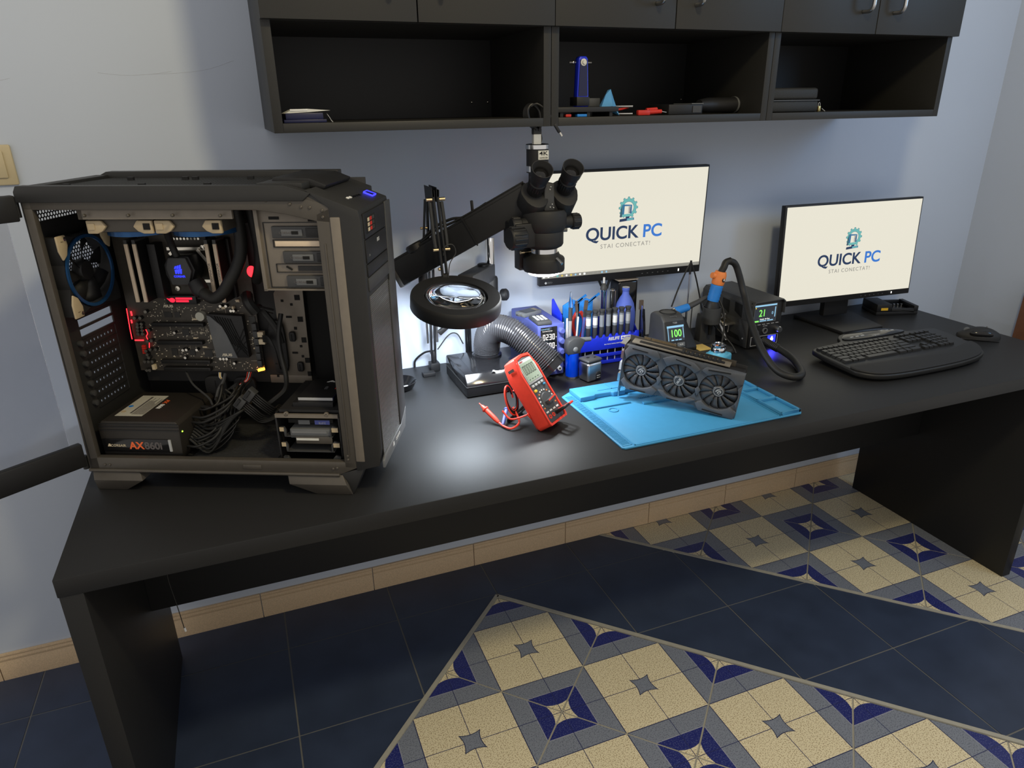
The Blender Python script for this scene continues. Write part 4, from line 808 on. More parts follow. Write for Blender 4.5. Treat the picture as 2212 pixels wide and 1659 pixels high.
for k in range(4): G(B().bar(E+Vector((-.008+.005*k, .03, -.012)), E+Vector((-.0095+.006*k, .03, .022-.006*(k % 2))), .0012, .07, (0, 1, 0)), 'elbow_plate', 'black')
G(B().tube([J+Vector((.006, -.008, .0)), J+Vector((.012, -.008, .035)), J+Vector((.028, -.008, .06)), J+Vector((.022, -.006, .08)), J+Vector((.004, -.004, .078)), J+Vector((-.002, -.002, .055))], .0012, 8), 'head_wire', 'dkgrey')
G(B().tube([(.86, -.045, .81), (.90, -.03, .845), (.925, -.03, .845), (.94, -.04, .815)], .0018, 8), 'power_wire', 'black')
G(B().bx(.832, .860, -.065, -.035, .7505, .775).cyl((.846, -.05, .775), (.846, -.05, .81), .008, n=14).bx(.80, .836, -.10, -.078, .7505, .762), 'desk_clamp', 'black', bev=.002); G(B().obx((.878, -.055, .872), (.8, 0, .6), (0, 1, 0), (-.6, 0, .8), .036, .014, .014), 'inline_plug', 'black', bev=.002); G(B().obx((.894, -.055, .885), (.8, 0, .6), (0, 1, 0), (-.6, 0, .8), .012, .010, .012), 'plug_tip', 'grey')
G(B().tube([(.842, -.05, .81), (.822, -.03, .80), (.80, -.012, .775), (.797, -.008, .752)], .003, 8), 'lamp_cord', 'black')
# ================================================================== FUME EXTRACTOR
fe = thing('fume_extractor', 'glossy black fume extractor box with a flexible silver duct', 'fume extractor', (.985, -.20, .7505))
def F(b_, nm, m, par=fe, **k): return b_.done(nm, m, par, world=True, **k)
F(B().prism([(-.293, .7515), (-.297, .757), (-.297, .786), (-.275, .8115), (-.105, .8115), (-.10, .805), (-.10, .7515)], .868, 1.075, 'x'), 'body', 'black_gloss', bev=.004)
F(B().bx(.8675, 1.0755, -.2978, -.10, .781, .7823), 'seam', 'dkgrey'); 
vs = [(.895, -.27, .8117), (1.055, -.27, .8117), (1.055, -.115, .8117), (.895, -.115, .8117), (.925, -.215, .819), (1.01, -.215, .819), (1.01, -.135, .819), (.925, -.135, .819)]
F(B().add(vs, [(0, 1, 5, 4), (1, 2, 6, 5), (2, 3, 7, 6), (3, 0, 4, 7), (4, 5, 6, 7), (3, 2, 1, 0)]), 'raised_hopper', 'black_gloss')
F(B().bx(.945, .956, -.284, -.28, .8116, .8122).bx(.948, .953, -.28, -.274, .8116, .8122), 'top_mark', 'ltgrey'); F(B().lathe([(.037, 0), (.0415, 0), (.0415, .006), (.037, .010), (.0365, .010)], (.968, -.172, .8185), n=32), 'duct_collar', 'black_gloss')
path = spline([(.968, -.172, .822), (.968, -.176, .855), (.972, -.19, .888), (.988, -.214, .907), (1.014, -.240, .903), (1.042, -.266, .881), (1.07, -.290, .852), (1.096, -.312, .822)], 22)
rib = []; d0 = 0; m_ = len(path); n_seg = 28
b = B(); pu_ = None; vs = []; fs = []; n = 28
for i, p in enumerate(path):
    tt = (path[min(i+1, m_-1)]-path[max(i-1, 0)]).normalized()
    if pu_ is None: pu_ = basis(tt)[0]
    pu_ = (pu_-tt*pu_.dot(tt)).normalized(); w_ = tt.cross(pu_); rr = .0345+(.0028 if i % 3 == 1 else -.0014)+.004*max(0, i/m_-.75)*4
    vs += [p+pu_*(rr*math.cos(2*PI*k/n))+w_*(rr*math.sin(2*PI*k/n)) for k in range(n)]
fs = [(i*n+k, i*n+(k+1) % n, (i+1)*n+(k+1) % n, (i+1)*n+k) for i in range(m_-1) for k in range(n)]
F(b.add(vs, fs), 'flexible_duct', 'duct', smooth=25)
ed_ = (path[-1]-path[-3]).normalized(); F(B().lathe([(.033, -.004), (.0385, -.004), (.0375, .022), (.0345, .022), (.033, -.004)], path[-1], ed_, 36), 'duct_nozzle', 'black_gloss')
# ================================================================== SMALL BOWL
o = B().lathe([(0, .003), (.026, .003), (.034, .012), (.042, .024), (.044, .022), (.036, .006), (.03, .0005), (0, .0005)], (.722, -.155, .7502), n=32).done('parts_bowl', 'black_gloss'); tag(o, 'small glossy black parts bowl half hidden behind the computer', 'bowl')
# ================================================================== SILICONE MAT
t = thing('repair_mat', 'bright blue silicone repair mat with moulded trays on the desk', 'mat', (1.35, -.535, .7503))
def Mt(b_, nm, m='mat_blue', **k): return b_.done(nm, m, t, world=True, **k)
x0, x1, y0, y1, z = 1.099, 1.604, -.712, -.368, .7503
Mt(B().prism([(x0+.006, y0), (x1-.006, y0), (x1, y0+.006), (x1, y1), (x0+.03, y1), (x0, y1-.02), (x0, y0+.006)], z, z+.004), 'sheet', bev=.001)
zt = z+.004
Mt(B().bx(x0+.032, x1-.066, y0+.004, y0+.008, zt, zt+.0012).bx(x0+.030, x0+.034, y0+.004, y1-.075, zt, zt+.0012).bx(x1-.068, x1-.064, y0+.004, y1-.09, zt, zt+.0012), 'border_ridge')
rl_ = B()
for k in range(52): rl_.bx(x0+.006, x0+.026, y0+.018+k*.0058, y0+.0208+k*.0058, zt, zt+.0012)
Mt(rl_, 'ruler_ribs', 'mat_blue', smooth=0); Mt(B().bx(x0+.0045, x0+.0275, y0+.010, y0+.0125, zt, zt+.001).bx(x0+.004, x0+.0055, y0+.010, y1-.03, zt, zt+.001).bx(x0+.0265, x0+.028, y0+.010, y1-.03, zt, zt+.001), 'ruler_border')
# raised block with notched front, at the back left
pts = [(x0+.028, y1-.074), (x0+.07, y1-.072), (x0+.075, y1-.066), (x0+.12, y1-.066), (x0+.125, y1-.072), (x0+.16, y1-.072), (x0+.165, y1-.064), (x0+.25, y1-.064), (x0+.255, y1-.072), (x0+.36, y1-.072), (x0+.36, y1-.006), (x0+.028, y1-.006)]
Mt(B().prism(pts, zt, zt+.013), 'raised_block', bev=.002); Mt(B().bx(x0+.09, x0+.30, y1-.050, y1-.047, zt+.013, zt+.0142).bx(x0+.13, x0+.133, y1-.05, y1-.01, zt+.013, zt+.0142), 'block_groove')
Mt(B().bx(x0+.04, x0+.145, y1-.128, y1-.122, zt, zt+.004).bx(x0+.17, x0+.36, y1-.15, y1-.140, zt, zt+.006), 'tool_rest', bev=.001)
cmb = B()
for k in range(30): cmb.bx(x0+.18+k*.005, x0+.1825+k*.005, y1-.112, y1-.106, zt, zt+.0025)
Mt(cmb, 'comb_strip', smooth=0)
Mt(B().lathe([(.010, 0), (.013, 0), (.013, .0016), (.010, .0016), (.010, 0)], (x0+.082, y1-.150, zt), n=28), 'round_mark')
# part trays on the right
yy = [y0+.006, y0+.095, y0+.165, y0+.235, y1-.01]
for k in range(4):
    f = B(); a, c = yy[k], yy[k+1]
    f.bx(x1-.062, x1-.058, a, c, zt, zt+.008).bx(x1-.008, x1-.003, a, c, zt, zt+.008).bx(x1-.062, x1-.003, a, a+.004, zt, zt+.008).bx(x1-.062, x1-.003, c-.004, c, zt, zt+.008)
    Mt(f, 'parts_tray', bev=.0008)
dm = B()
for i in range(6):
    for j in range(7): dm.bx(x1-.13+.009*i, x1-.126+.009*i, y1-.15+.008*j, y1-.146+.008*j, zt, zt+.0014)
Mt(dm, 'stud_grid', smooth=0)
# ================================================================== GRAPHICS CARD (local x along length, y thickness away, z height)
g = thing('graphics_card', 'three-fan graphics card propped on edge on the blue mat', 'graphics card', (1.2245, -.4655, .7918), rot=(math.radians(3), 0, math.radians(-47.5)))
g.rotation_mode = 'XYZ'
from mathutils import Euler
Rg = Matrix.Rotation(math.radians(-47.5), 3, 'Z') @ Matrix.Rotation(math.radians(4), 3, 'X') @ Matrix.Rotation(math.radians(7.3), 3, 'Y')
g.rotation_euler = Rg.to_euler()
gw, gh, gt = .294, .1235, .036
sh = [(0, .012), (.02, 0), (.105, .003), (.12, .010), (.16, .010), (.175, .003), (gw-.02, -.001), (gw-.002, .0), (gw, gh), (gw-.05, gh+.002), (gw-.07, gh-.002), (.12, gh-.001), (.09, gh+.003), (.012, gh+.001), (0, gh-.02)]
# shroud with three round openings: build as grid of polygons = outline slab behind + raised faceted front
fc = [(.049, .0605), (.146, .0605), (.243, .0605)]; fr_r = .0468
sb = B()
def annul(cx, cz, r, sq_x0, sq_x1, sq_z0, sq_z1, y0_, y1_, n=40):
    # flat plate filling the rectangle around a round hole, with a wall inside
    vs = []; fs = []
    def edge(a):
        dx, dz = math.cos(a), math.sin(a); tx = ((sq_x1-cx) if dx > 0 else (sq_x0-cx))/dx if abs(dx) > 1e-9 else 1e9; tz = ((sq_z1-cz) if dz > 0 else (sq_z0-cz))/dz if abs(dz) > 1e-9 else 1e9
        t_ = min(tx, tz); return cx+dx*t_, cz+dz*t_
    corner = sorted(set([2*PI*k/n for k in range(n)]+[math.atan2(sz-cz, sx-cx) % (2*PI) for sx in (sq_x0, sq_x1) for sz in (sq_z0, sq_z1)]))
    m__ = len(corner)
    for a in corner: ex_, ez_ = edge(a); vs += [(ex_, y0_, ez_), (cx+r*math.cos(a), y0_, cz+r*math.sin(a)), (cx+r*math.cos(a), y1_, cz+r*math.sin(a)), (ex_, y1_, ez_)]
    for k in range(m__):
        q = (k+1) % m__; fs += [(k*4, q*4, q*4+1, k*4+1), (k*4+1, q*4+1, q*4+2, k*4+2), (k*4+3, q*4+3, q*4, k*4)]
    sb.add(vs, fs)
annul(*fc[0], fr_r, 0, .0975, .004, gh-.004, 0, .012); annul(*fc[1], fr_r, .0975, .1945, .006, gh-.004, 0, .012); annul(*fc[2], fr_r, .1945, gw, .002, gh-.003, 0, .012)
so = sb.done('shroud', 'gpu', g)
# faceted raised panels of the shroud
def hug(cx, a0, a1, extra, n=7):          # points hugging a fan opening, degrees
    return [(cx+.0472*math.cos(math.radians(a0+(a1-a0)*k/n)), .0605+.0472*math.sin(math.radians(a0+(a1-a0)*k/n))) for k in range(n+1)]+extra
for poly, dpt in [(hug(.049, 150, 50, [(.092, .109), (.082, .1245), (.012, .1235), (.001, .105)]), .006), (hug(.146, 135, 45, [(.192, .107), (.172, .1205), (.125, .1255), (.098, .112)]), .007), (hug(.243, 130, 40, [(gw, .097), (gw, .1225), (.205, .1175), (.194, .107)]), .006), (hug(.243, 25, -25, [(gw, .028), (gw, .095)]), .006),
                  (hug(.049, -45, -145, [(.003, .022), (.02, .002), (.09, .005), (.098, .02)]), .006), (hug(.146, -50, -130, [(.10, .024), (.118, .008), (.17, .008), (.194, .024)]), .007), (hug(.243, -40, -135, [(.194, .018), (.205, .0), (gw-.004, .0), (gw, .02)]), .006), ([(.0905, .052), (.0975, .062), (.1045, .052), (.0975, .034)], .003), ([(.1875, .052), (.1945, .062), (.2015, .052), (.1945, .034)], .003)]:
    B().prism(poly, -dpt, .001, 'y').done('shroud_facet', 'gpu', g, bev=.0012)
for a, c in [((.02, .1175), (.06, .1165)), ((.13, .1185), (.168, .1125)), ((.21, .1125), (.262, .1175)), ((.215, .006), (.265, .005)), ((.125, .0095), (.155, .0095)), ((.03, .006), (.07, .008))]:
    B().bar((a[0], -.0068, a[1]), (c[0], -.0068, c[1]), .0022, .0016, (0, 1, 0)).done('shroud_slot', 'blackhole', g)
B().bx(.002, gw-.004, .0125, gt, .004, gh-.004).done('heatsink_block', 'black', g, bev=.001)
fn = B()
for k in range(46): fn.bx(.006+k*.0061, .0068+k*.0061, .0115, .0128, .006, gh-.006)
fn.done('heatsink_fins', 'steel', g, smooth=0, kind='stuff')
for x, z0_, z1_ in ((.098, .058, .062), (.15, .070, .105), (.245, .068, .104)): B().bx(x-.002, x+.002, .0095, .0116, z0_, z1_).done('heat_pipe', 'brass', g)
bl = None
for i, (cx, cz) in enumerate(fc):
    f_ = B().lathe([(0, -.0005), (.0125, -.0005), (.0145, .0012), (.0145, .010), (0, .010)], (cx, 0, cz), (0, 1, 0), 28).done('fan', 'fanblade', g)
    B().ring((cx, -.0010, cz), (0, 1, 0), .0108, .0116, .0008, 28).done('hub_ring', 'ltgrey', f_)
    if i == 1: txt('/SUS', .0068, 'ltgrey', f_, (cx, -.0008, cz), (math.cos(1.2), 0, math.sin(1.2)), (-math.sin(1.2), 0, math.cos(1.2)), bold=.05, sx=1.3, name='hub_lettering')
    else:
        for nm_, pts_ in (('hub_emblem', [(-.0078, -.0012), (-.003, .0052), (.0062, .0078), (.0015, .0048), (-.0022, .0025), (-.0045, -.001)]), ('hub_emblem', [(-.0012, -.0062), (-.0028, -.0025), (.0008, .0022), (.0052, .0036), (.0068, .0008), (.0046, -.004), (.0036, -.0022), (.0044, .0008), (.0018, .0004), (-.0002, -.0028)]), ('hub_emblem', [(.0, -.0065), (.0014, -.0042), (.0036, -.0054), (.0022, -.0072)])):
            B().prism([(cx+u, cz+w) for u, w in pts_], -.0012, -.0005, 'y').done(nm_, 'ltgrey', f_)
    for k in range(13):
        a0 = 2*PI*k/13+i*.2; vs = []
        for j, r in enumerate((.0142, .026, .037, .0458)):
            for t_ in (0, .5, 1): a = a0-.435*t_+.05*j; vs.append((cx+r*math.cos(a), .0012+.0034*t_, cz+r*math.sin(a)))
        o = B().add(vs, [(j*3+q, j*3+q+1, j*3+4+q, j*3+3+q) for j in range(3) for q in range(2)]).done('fan_blade', 'fanblade', f_); s_ = o.modifiers.new('s', 'SOLIDIFY'); s_.thickness = .001
# circuit board, backplate, connector edge and bracket
B().bx(.0, gw-.030, gt, gt+.0016, .0, gh+.010).done('circuit_board', 'pcb', g); B().bx(.002, gw-.002, gt+.002, gt+.0035, .002, gh+.004).done('backplate', 'black', g, bev=.001)
B().bx(.012, gw-.04, .010, gt, gh+.001, gh+.005).done('top_cover', 'gpu_tan', g, bev=.0008); B().bx(.03, .24, .014, .024, gh+.0045, gh+.0068).done('top_stripe', 'black', g)
cn = B(); cn.bx(.034, .118, gt-.0003, gt+.0019, gh+.004, gh+.0145); cn.done('edge_connector', 'pcb', g)
gf = B()
for k in range(26):
    if k == 5: continue
    gf.bx(.036+.0031*k, .0382+.0031*k, gt-.0006, gt+.0022, gh+.009, gh+.0143)
gf.done('gold_contacts', 'brass', g)
for k in range(9): B().bx(.135+.011*k, .142+.011*k, .012, gt-.003, gh+.004, gh+.0085).done('board_part', 'black', g)
B().bx(-.0016, 0, -.004, gt+.010, -.012, gh-.002).done('bracket', 'steel', g); B().prism([(.006, -.012), (.018, -.012), (.015, -.034), (.009, -.034)], -.0016, 0, 'x').done('bracket_tongue', 'steel', g); B().bx(-.014, 0, .0, gt+.010, gh-.004, gh-.0025).done('bracket_lip', 'steel', g)
for k in range(3): B().bx(-.010, -.0016, .008, .022, .012+.032*k, .034+.032*k).done('display_port', ['steel', 'ltgrey', 'steel'][k], g)
# ================================================================== MULTIMETER (local x right, y back, z along the length)
mu = thing('multimeter', 'red cased digital multimeter leaning on its rear stand', 'multimeter', (.981, -.580, .7722))
mw, mh, mt = .081, .174, .0445
mu.rotation_euler = (Matrix.Rotation(math.radians(37), 3, 'Z') @ Matrix.Rotation(math.radians(-36), 3, 'X')).to_euler()
body = B(); oc = [(.004, .0), (mw-.004, .0), (mw, .006), (mw-.002, mh*.45), (mw, mh*.8), (mw-.012, mh+.004), (mw*.5, mh+.008), (.012, mh+.004), (0, mh*.8), (.002, mh*.45), (0, .006)]
body.prism(oc, .0, mt*.85, 'y').prism([(a*.9+mw*.05, c*.94+.005) for a, c in oc], mt*.85, mt, 'y')
body.done('case', 'red', mu, bev=.004, seg=3)
B().prism([(a*.86+mw*.07, c*.93+.005) for a, c in oc], -.0015, .004, 'y').done('front_panel', 'meter_face', mu, bev=.002)
rim = B(); n = len(oc); o2 = [(a*.88+mw*.06, c*.94+.005) for a, c in oc]
rim.add([(a, -.003, c) for a, c in oc]+[(a, -.003, c) for a, c in o2]+[(a, .002, c) for a, c in oc]+[(a, .002, c) for a, c in o2], [(i, (i+1) % n, n+(i+1) % n, n+i) for i in range(n)]+[(2*n+i, 2*n+(i+1) % n, (i+1) % n, i) for i in range(n)]+[(n+i, n+(i+1) % n, 3*n+(i+1) % n, 3*n+i) for i in range(n)])
rim.done('case_rim', 'red', mu)
B().bx(.008, mw-.008, -.0028, -.001, mh*.62, mh*.965).done('display_bezel', 'ltgrey', mu, bev=.002); B().bx(.012, mw-.012, -.0034, -.0026, mh*.65, mh*.925).done('display', 'lcd', mu)
dg = B()
for k in range(5): dg.seg7('0', .0165+.0098*k, -.0035, mh*.755, .0068, .0225, .0012)
dg.bx(.0165, .0185, -.0038, -.0034, mh*.72, mh*.723); [dg.bx(.018+.012*k, .023+.012*k, -.0038, -.0034, mh*.675, mh*.683) for k in range(4)]
dg.done('display_digits', 'lcd_ink', mu); txt('UNI-T', .005, 'redtool', mu, (mw*.3, -.0032, mh*.945), name='maker_lettering')
for k in range(4): B().bx(.013+.0135*k, .0225+.0135*k, -.0042, -.001, mh*.565, mh*.60).done('key', 'ltgrey', mu, bev=.001)
B().prism([(.012, mh*.49), (.021, mh*.49), (.023, mh*.51), (.020, mh*.53), (.011, mh*.525)], -.0045, -.001, 'y').done('yellow_key', 'yellow', mu, bev=.001); B().bx(mw-.024, mw-.015, -.0042, -.001, mh*.525, mh*.55).done('blue_key', 'scr_ltb' if False else 'mat_blue', mu, bev=.001)
cxm, czm = mw*.5, mh*.315
dl = B().lathe([(0, -.002), (.0205, -.002), (.0215, 0), (.0215, .003), (0, .003)], (cxm, -.0025, czm), (0, 1, 0), 32).done('dial', 'meter_face', mu); B().ring((cxm, -.0035, czm), (0, 1, 0), .0185, .0212, .001, 32).done('dial_ring', 'ltgrey', dl); B().obx((cxm+.001, -.0105, czm-.001), (1, 0, .12), (0, 1, 0), (-.12, 0, 1), .034, .013, .010).done('dial_grip', 'meter_face', dl, bev=.002); B().obx((cxm+.001, -.0172, czm+.002), (1, 0, .12), (0, 1, 0), (-.12, 0, 1), .034, .001, .003).done('dial_edge', 'red', dl)
for k in range(13):
    a = math.radians(205-19*k); B().obx((cxm+.0285*math.cos(a), -.0018, czm+.0285*math.sin(a)), (1, 0, 0), (0, 1, 0), (0, 0, 1), .0045, .0008, .003).done('range_mark', 'white' if k % 4 else 'orange', mu)
for k, x in enumerate((.017, .0325, .048, .0635)):
    j = B().ring((x, -.003, .020), (0, 1, 0), .0026, .0052, .003, 20).done('jack', 'red' if k != 2 else 'black', mu); B().cyl((x, -.0012, .020), (x, -.0008, .020), .0027, n=14).done('jack_hole', 'blackhole', j); B().bx(x-.005, x+.005, -.002, -.001, .030, .034).done('jack_mark', 'white', mu)
B().bx(-.0006, .003, .010, .026, mh*.885, mh*.925).done('side_mark', 'letter_grey', mu)
bpy.context.view_layer.update(); MM = Matrix.LocRotScale(mu.location, mu.rotation_euler, None)
def mw_(x, y, z): return MM @ Vector((x, y, z))
mi = MM.inverted()
# rear stand (world points brought into the meter's own frame)
def ML(b_): return b_.xf(mi)
ML(B().bar(mw_(.02, mt*.9, mh*.42), (.915, -.475, .7555), .008, .006).bar(mw_(.06, mt*.9, mh*.42), (.965, -.437, .7555), .008, .006).bar((.915, -.475, .755), (.965, -.437, .755), .008, .009)).done('rear_stand', 'black', mu, bev=.001)
# test leads: a thing of their own
tl = thing('test_leads', 'red and black multimeter test leads coiled behind the meter', 'test leads', (.93, -.50, .7505))
def TL(b_, nm, m, par=tl, **k): return b_.done(nm, m, par, world=True, **k)
cc = Vector((.914, -.482, .812)); ux = Vector((.8, .6, 0)); uz = Vector((-.15, .2, 1)).normalized()
def coil(ph, n_, r, off): return [cc+ux*(r*math.cos(ph+2*PI*k/10))*.55+uz*(r*math.sin(ph+2*PI*k/10))+Vector((off*k*.1, -off*k*.05, 0)) for k in range(n_)]
for k in range(7): TL(B().tube(coil(.3*k, 11, .036-.0022*k, .010+.001*k), .0022, 8), 'lead_coil', 'red' if k in (0, 5) else 'black')
TL(B().tube([cc+Vector((-.02, -.01, -.02)), cc+Vector((-.005, -.03, -.036)), cc+Vector((.03, -.045, -.025)), mw_(.0, mt*.9, .05), mw_(.01, mt*.96, .03)], .0024, 8), 'lead', 'red')
tp = Vector((.863, -.430, .786)); tq = Vector((.888, -.480, .758))
TL(B().tube([cc+Vector((.012, -.0, -.02)), (.93, -.51, .765), (.908, -.52, .7555), (.895, -.505, .7555), tq], .0027, 10), 'lead', 'red')
TL(B().lathe([(0, 0), (.0042, 0), (.0058, .012), (.006, .045), (.0085, .047), (.0085, .050), (.005, .052), (.004, .060), (.0015, .064), (.001, .072), (0, .072)], tq, tp-tq, 16), 'probe', 'red')
TL(B().lathe([(0, 0), (.003, 0), (.0045, .01), (.0045, .05), (.0065, .052), (.0065, .054), (.003, .058), (0, .062)], (.893, -.497, .7575), Vector((.03, .05, .022)), 14), 'probe', 'blue_box')
for k, (jx, m_) in enumerate(((.0635, 'red'), (.048, 'black'))):
    p = mw_(jx, -.003, .020); out = (mw_(jx, -.03, .022)-p).normalized(); side = mw_(1, 0, 0)-mw_(0, 0, 0)
    TL(B().tube([p, p+out*.018, p+out*.026+side*.006, p+out*.027+side*.020], lambda s: .0048-.0018*s, 12), 'lead_plug', m_)
    TL(B().tube([p+out*.027+side*.018, p+out*.022+side*.028, p+side*.026-out*.01, p+side*.014-out*.035], .0022, 8), 'lead', m_)
# ================================================================== BENCH POWER SUPPLY
ps_ = thing('bench_power_supply', 'blue bench power supply with a three-line digital readout', 'power supply', (1.137, -.14, .7505))
def PS(b_, nm, m, par=ps_, **k): return b_.done(nm, m, par, world=True, **k)
PS(B().bx(1.095, 1.176, -.236, -.035, .755, .905), 'case', 'blue_box', bev=.003); PS(B().bx(1.1, 1.11, -.23, -.22, .7505, .756).bx(1.16, 1.17, -.23, -.22, .7505, .756).bx(1.1, 1.11, -.06, -.05, .7505, .756).bx(1.16, 1.17, -.06, -.05, .7505, .756), 'feet', 'black')
pnl = PS(B().bx(1.104, 1.154, -.2375, -.2355, .802, .899), 'display_panel', 'black_gloss', bev=.001)
d_ = B()
for j, s in enumerate(('0230', '6590', '01G6')):
    for k, ch in enumerate(s): d_.seg7(ch, 1.1105+.0095*k, -.2377, .862-.0255*j, .0068, .0165, .0018)
PS(d_, 'digits', 'digit'); PS(B().bx(1.134, 1.1352, -.2380, -.2376, .8615, .863).bx(1.125, 1.1262, -.238, -.2376, .836, .8375), 'decimal_points', 'digit')
for j, s in enumerate('VAW'): txt(s, .005, 'digit', ps_, (1.1505, -.2377, .868-.0255*j), world=True, name='unit_lettering')
txt('WANPTEK', .0055, 'scr_ltb', ps_, (1.117, -.2377, .893), world=True, name='maker_lettering', shear=.2); txt('Programmable Power Supply', .0026, 'digit', ps_, (1.124, -.2377, .8875), world=True, name='panel_lettering')
for j in range(3): PS(B().lathe([(0, .014), (.0065, .014), (.0085, .010), (.009, 0), (0, 0)], (1.1655, -.236, .886-.030*j), (0, -1, 0), 20), 'knob', 'blue_box')
for x in (1.138, 1.157): PS(B().lathe([(.003, .016), (.006, .016), (.0068, .008), (.0055, .006), (.0075, .004), (.0075, 0), (0, 0)], (x, -.236, .778), (0, -1, 0), 16), 'binding_post', 'ltgrey'); PS(B().cyl((x, -.252, .778), (x, -.2505, .778), .0032, n=12), 'post_socket', 'blackhole')
PS(B().bx(1.118, 1.126, -.2372, -.2358, .772, .785), 'rocker', 'black')
# meter + keypad lying on the supply
o = thing('usb_tester', 'small grey tester module lying across the blue power supply', 'tester', (1.118, -.115, .9053)); o.rotation_euler = (0, 0, .35)
B().bx(-.035, .032, -.022, .018, 0, .011).done('case', 'grey', o, bev=.0015); B().bx(-.025, .013, -.017, .013, .0108, .0118).done('display', 'black_gloss', o); B().bx(-.044, -.035, -.012, .004, .003, .008).done('usb_plug', 'nickel', o); B().bx(.017, .028, -.010, .008, .0108, .0116).done('contacts', 'brass', o)
o = thing('keypad_module', 'small grey numeric keypad remote lying on the blue power supply', 'keypad', (1.118, -.195, .9053)); o.rotation_euler = (0, 0, -.05)
B().bx(-.02, .022, -.042, .034, 0, .010).done('case', 'dkgrey', o, bev=.0025)
for i in range(3):
    for j in range(4): B().bx(-.0145+.0115*i, -.0065+.0115*i, -.022+.0115*j, -.014+.0115*j, .0098, .0118).done('key', 'ltgrey', o, bev=.0008)
# ================================================================== TORCH, SHARPENER
t = thing('torch_lighter', 'refillable torch lighter with a clear blue tank beside the power supply', 'torch', (1.189, -.262, .7505))
B().lathe([(0, 0), (.016, 0), (.018, .004), (.0185, .008), (.0185, .073), (0, .073)], n=28).done('tank', 'fluid_blue', t); B().lathe([(0, .0), (.0185, .0), (.0188, .003), (.018, .008), (0, .008)], n=28).done('base_ring', 'steel', t)
hd_ = B().prism([(-.019, .073), (.019, .073), (.021, .085), (.030, .098), (.034, .110), (.020, .1165), (.0, .118), (-.016, .112), (-.02, .10)], -.014, .014, 'y').done('head', 'dkgrey', t, bev=.002); B().cyl((.024, 0, .108), (.056, 0, .1065), .0075, .006, n=16).done('nozzle', 'grey', t); B().ball((.004, -.014, .086), (.008, .004, .008)).done('trigger', 'grey', t)
t = thing('silver_gadget', 'small rounded silver box with a dark top beside the blue rack', 'gadget', (1.229, -.296, .7503), .25)
B().bx(-.026, .026, -.022, .022, .001, .056).done('body', 'steel', t, bev=.007, seg=4); B().bx(-.026, .026, -.022, .022, .0565, .0655).done('top', 'dkgrey', t, bev=.006, seg=3); B().prism([(.002, .004), (.020, .004), (.020, .022), (.016, .028), (.006, .028), (.002, .022)], -.0232, -.021, 'y').done('front_window', 'black', t, bev=.0008); B().bx(.005, .017, -.0238, -.023, .010, .0115).bx(.005, .017, -.0238, -.023, .016, .0175).done('window_slot', 'ltgrey', t); B().ball((-.008, .002, .066), (.006, .004, .0012)).ball((.009, -.006, .066), (.005, .003, .0012)).done('top_dimples', 'black_gloss', t)
# ================================================================== BLUE TOOL RACK
t = thing('tool_rack', 'bright blue plastic tool rack full of screwdrivers and brushes', 'tool rack', (1.325, -.14, .7503))
def R_(b_, nm, m='blue_bright', **k): return b_.done(nm, m, t, world=True, **k)
R_(B().bx(1.20, 1.468, -.170, -.07, .7505, .757).bx(1.20, 1.440, -.20, -.17, .7505, .757), 'base', bev=.001); R_(B().bx(1.20, 1.468, -.085, -.078, .757, .86), 'back_panel', bev=.001)
R_(B().prism([(-.10, .86), (-.10, .935), (-.105, .94), (-.165, .905), (-.165, .757), (-.10, .757)], 1.198, 1.203, 'x'), 'side_panel', bev=.001); R_(B().prism([(-.085, .86), (-.10, .86), (-.168, .80), (-.168, .757), (-.085, .757)], 1.465, 1.469, 'x'), 'side_panel', bev=.001)
fr_ = [(1.205, .800), (1.437, .800), (1.437, .842)]
sc_ = []
for k in range(8): sc_ += [(1.4265-.0217*k, .842), (1.4225-.0217*k, .834), (1.4125-.0217*k, .834), (1.4085-.0217*k, .842)]
R_(B().prism([(1.205, .797), (1.437, .797), (1.437, .842)]+sc_+[(1.205, .842)], -.205, -.200, 'y'), 'front_panel', bev=.0006)
R_(B().bx(1.205, 1.437, -.200, -.16, .824, .829), 'tool_step', bev=.0006); R_(B().bx(1.205, 1.437, -.204, -.200, .752, .762).bx(1.205, 1.437, -.204, -.200, .774, .784), 'front_bar', bev=.0006)
for k in range(10): R_(B().bx(1.21+.0248*k, 1.212+.0248*k, -.202, -.200, .752, .80), 'grid_wire', 'ltgrey')
R_(B().bx(1.206, 1.436, -.15, -.145, .757, .80), 'drawer_back', 'black')
txt('RELIFE', .013, 'white', t, (1.352, -.2053, .827), bold=.03, world=True, shear=.15, name='maker_lettering'); R_(B().bx(1.376, 1.408, -.2056, -.205, .8205, .8325), 'model_badge', 'white', bev=.0003); txt('RL-001E', .0075, 'blue_bright', t, (1.392, -.2058, .8265), bold=.02, world=True, name='model_lettering'); txt('MULTIFUNCTIONAL MAINTENANCE STATION', .0042, 'white', t, (1.365, -.2053, .812), world=True, name='rack_lettering')
R_(B().bx(1.442, 1.475, -.215, -.175, .7505, .812), 'tweezer_cup', 'grip_blue', bev=.001)
nm = ['leftmost of seven grey screwdrivers standing in the blue rack', 'second grey screwdriver from the left in the blue rack', 'third grey screwdriver from the left in the blue rack', 'middle one of seven grey screwdrivers in the blue rack', 'fifth grey screwdriver from the left in the blue rack', 'sixth grey screwdriver from the left in the blue rack', 'rightmost of seven grey screwdrivers, in front of the blue bulb']
proto = None
